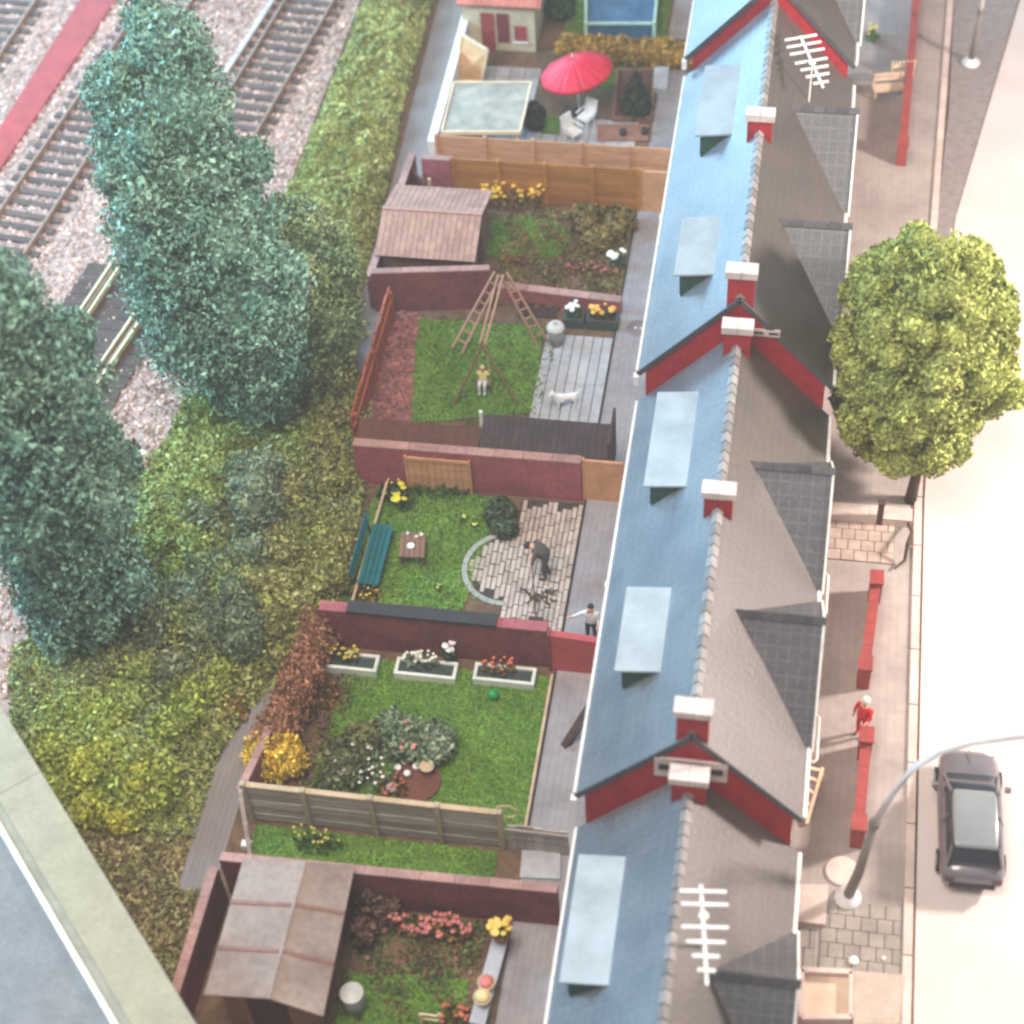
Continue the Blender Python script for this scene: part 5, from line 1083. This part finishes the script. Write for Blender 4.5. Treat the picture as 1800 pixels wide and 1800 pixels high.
# car
def car(label, c, rz):
    t = thing('parked_car', label, 'car', c); M_ = Matrix.Rotation(rz,3,'Z')
    def put(mb, name, m, smooth=False, par=None):
        mb.v = [tuple(M_@Vector(v)+Vector(c)) for v in mb.v]; return mb.build(name, m, par or t, smooth)
    def loft(sec, n=20, pw=3.2):
        mb = MB(); vs = []
        for (y_, hw, zb_, zt_, tf) in sec:
            for k_ in range(n):
                a = 2*math.pi*k_/n; ca, sa = math.cos(a), math.sin(a)
                x = math.copysign(abs(ca)**(2/pw), ca); z = math.copysign(abs(sa)**(2/pw), sa); f = 1 if z < 0 else 1-(1-tf)*z
                vs.append((x*hw*f, y_, (zb_+zt_)/2+z*(zt_-zb_)/2))
        fs = [(i*n+k_, i*n+(k_+1)%n, (i+1)*n+(k_+1)%n, (i+1)*n+k_) for i in range(len(sec)-1) for k_ in range(n)]
        fs += [tuple(range(n-1,-1,-1)), tuple((len(sec)-1)*n+k_ for k_ in range(n))]
        return mb.add(vs, fs)
    put(loft([(-2.08,.62,.36,.72,.95),(-2.02,.78,.26,.88,.93),(-1.7,.86,.2,.95,.92),(-.6,.88,.2,.95,.93),(.7,.88,.2,.94,.93),(1.3,.86,.2,.86,.92),(1.85,.8,.24,.76,.9),(2.05,.66,.3,.66,.9),(2.1,.5,.36,.58,.9)]), 'body', carpaint, True)
    put(loft([(-1.78,.70,.8,.98,.95),(-1.4,.74,.8,1.38,.82),(-1.0,.75,.8,1.43,.80),(.15,.76,.8,1.45,.80),(.45,.76,.8,1.38,.82),(1.12,.74,.8,.94,.95)],20,4), 'cabin_glass', glass, True)
    put(loft([(-1.5,.54,1.37,1.42,.95),(-1.38,.58,1.38,1.455,.96),(-.6,.6,1.4,1.49,.96),(.1,.59,1.4,1.49,.96),(.28,.54,1.37,1.45,.95)],20,5), 'roof', carroof_sheen, True)
    for s_ in (-1,1):
        put(MB().tube([(s_*.60,-1.42,1.36),(s_*.72,-1.8,.97)], .045, 6), 'rear_pillar', carpaint); put(MB().tube([(s_*.60,.22,1.39),(s_*.73,1.1,.93)], .04, 6), 'windscreen_pillar', carpaint)
        put(MB().tube([(s_*.66,-.45,1.35),(s_*.79,-.45,.93)], .04, 6), 'door_pillar', carpaint)
        put(MB().box(min(s_*.9,s_*1.06),max(s_*.9,s_*1.06),.62,.74,.88,1.02), 'wing_mirror', carpaint)
        put(MB().box(min(s_*.42,s_*.7),max(s_*.42,s_*.7),1.96,2.06,.52,.64), 'headlight', lampwhite)
        put(MB().box(min(s_*.5,s_*.74),max(s_*.5,s_*.74),-2.1,-1.98,.6,.74), 'tail_light', mat('tail_lens', S(70,52,54), .3, .05, 4, 0))
        for yy in (-1.3,1.3):
            w_ = put(MB().tube([(s_*.72,yy,.31),(s_*.9,yy,.31)], .31, 18), 'wheel', tyre, True); put(MB().tube([(s_*.901,yy,.31),(s_*.91,yy,.31)], .19, 14), 'rim', binmetal, par=w_)
    put(MB().box(-.012,.012,1.15,1.98,.81,.83), 'bonnet_crease', carpaint)
    put(MB().box(-.6,.6,-2.13,-2.05,.38,.5), 'rear_bumper', charcoal)
ca, cb = W(1700,1318,.5), W(1708,1560,.5)
car('dark grey hatchback parked on the road, reflected light coloured into its roof', ((ca.x+cb.x)/2+.02,(ca.y+cb.y)/2,-.03), math.atan2(ca.y-cb.y,ca.x-cb.x)-math.pi/2)
# front garden furniture
t = thing('step_ladder', 'cream folded step ladder lying before the house', 'ladder', W(1432,1400)); z = .12
a0, a1, b0_, b1_ = W(1418,1448,.08), W(1446,1350,.5), W(1402,1430,.08), W(1420,1345,.5)
for a, b in ((a0,a1),(b0_,b1_)): MB().bar(a, b, .09, .08).build('side_rail', creampaint, t)
for f in (.1,.32,.54,.76,.95): MB().bar(a0.lerp(a1,f), b0_.lerp(b1_,f), .09, .06).build('rung', creampaint, t)
MB().bar((a1.x,a1.y,.5),(a1.x+.05,a1.y-.1,-.0),.06,.06).build('prop', creampaint, t)
def bench(label, c, rz):
    t = thing('garden_bench', label, 'bench', c); M_ = Matrix.Rotation(rz,3,'Z')
    def put(n, *b):
        mb = MB().box(*b); mb.v = [tuple(M_@Vector(v)+Vector(c)) for v in mb.v]; mb.build(n, mat('cream_bench', S(206,184,160), .7, .1, 6, .1), t)
    for i in range(3): put('seat_slat',-.6,.6,-.25+i*.17,-.1+i*.17,.42,.47)
    for i in range(2): put('back_slat',-.6,.6,.27,.31,.58+i*.2,.72+i*.2)
    for a in (-.56,.5):
        for b in (-.22,.22): put('leg',a,a+.06,b,b+.06,.0,.42 if b < 0 else .95)
bench('cream garden bench beside the long red wall', W(1560,170), .2)
t = thing('picket_gate', 'small cream picket gate by the long red wall', 'gate', W(1582,140)); a, b = W(1566,140), W(1604,138)
for i in range(7): p = a.lerp(b,i/6); MB().box(p.x-.035,p.x+.035,p.y-.02,p.y+.02,-.0,.85).build('picket', creampaint, t)
for z in (.2,.62): MB().bar((a.x,a.y-.045,z),(b.x,b.y-.045,z),.04,.07).build('rail', creampaint, t)
plant('yellow flowers at the foot of the top house wall', 1532, 70, 0, .3, .6, 8, (226,210,70), lg, bs=.12)

# ================================================================ VEIL (added volume, imitates lens glare)
hz = MB().box(-59, 59, -58, 60, -1.6, 46.5).build('veil', None, None, kind='stuff')
hm = bpy.data.materials.new('veil_volume'); hm.use_nodes = True; nt = hm.node_tree; nt.nodes.clear()
ho = nt.nodes.new('ShaderNodeOutputMaterial'); hv_ = nt.nodes.new('ShaderNodeVolumePrincipled'); hv_.inputs['Color'].default_value = (1, .97, .95, 1); hv_.inputs['Density'].default_value = .0007; hv_.inputs['Anisotropy'].default_value = 0
nt.links.new(hv_.outputs[0], ho.inputs['Volume']); hz.data.materials.clear(); hz.data.materials.append(hm)
tag(hz, 'thin pale haze added to imitate lens glare', 'veil', kind='stuff')
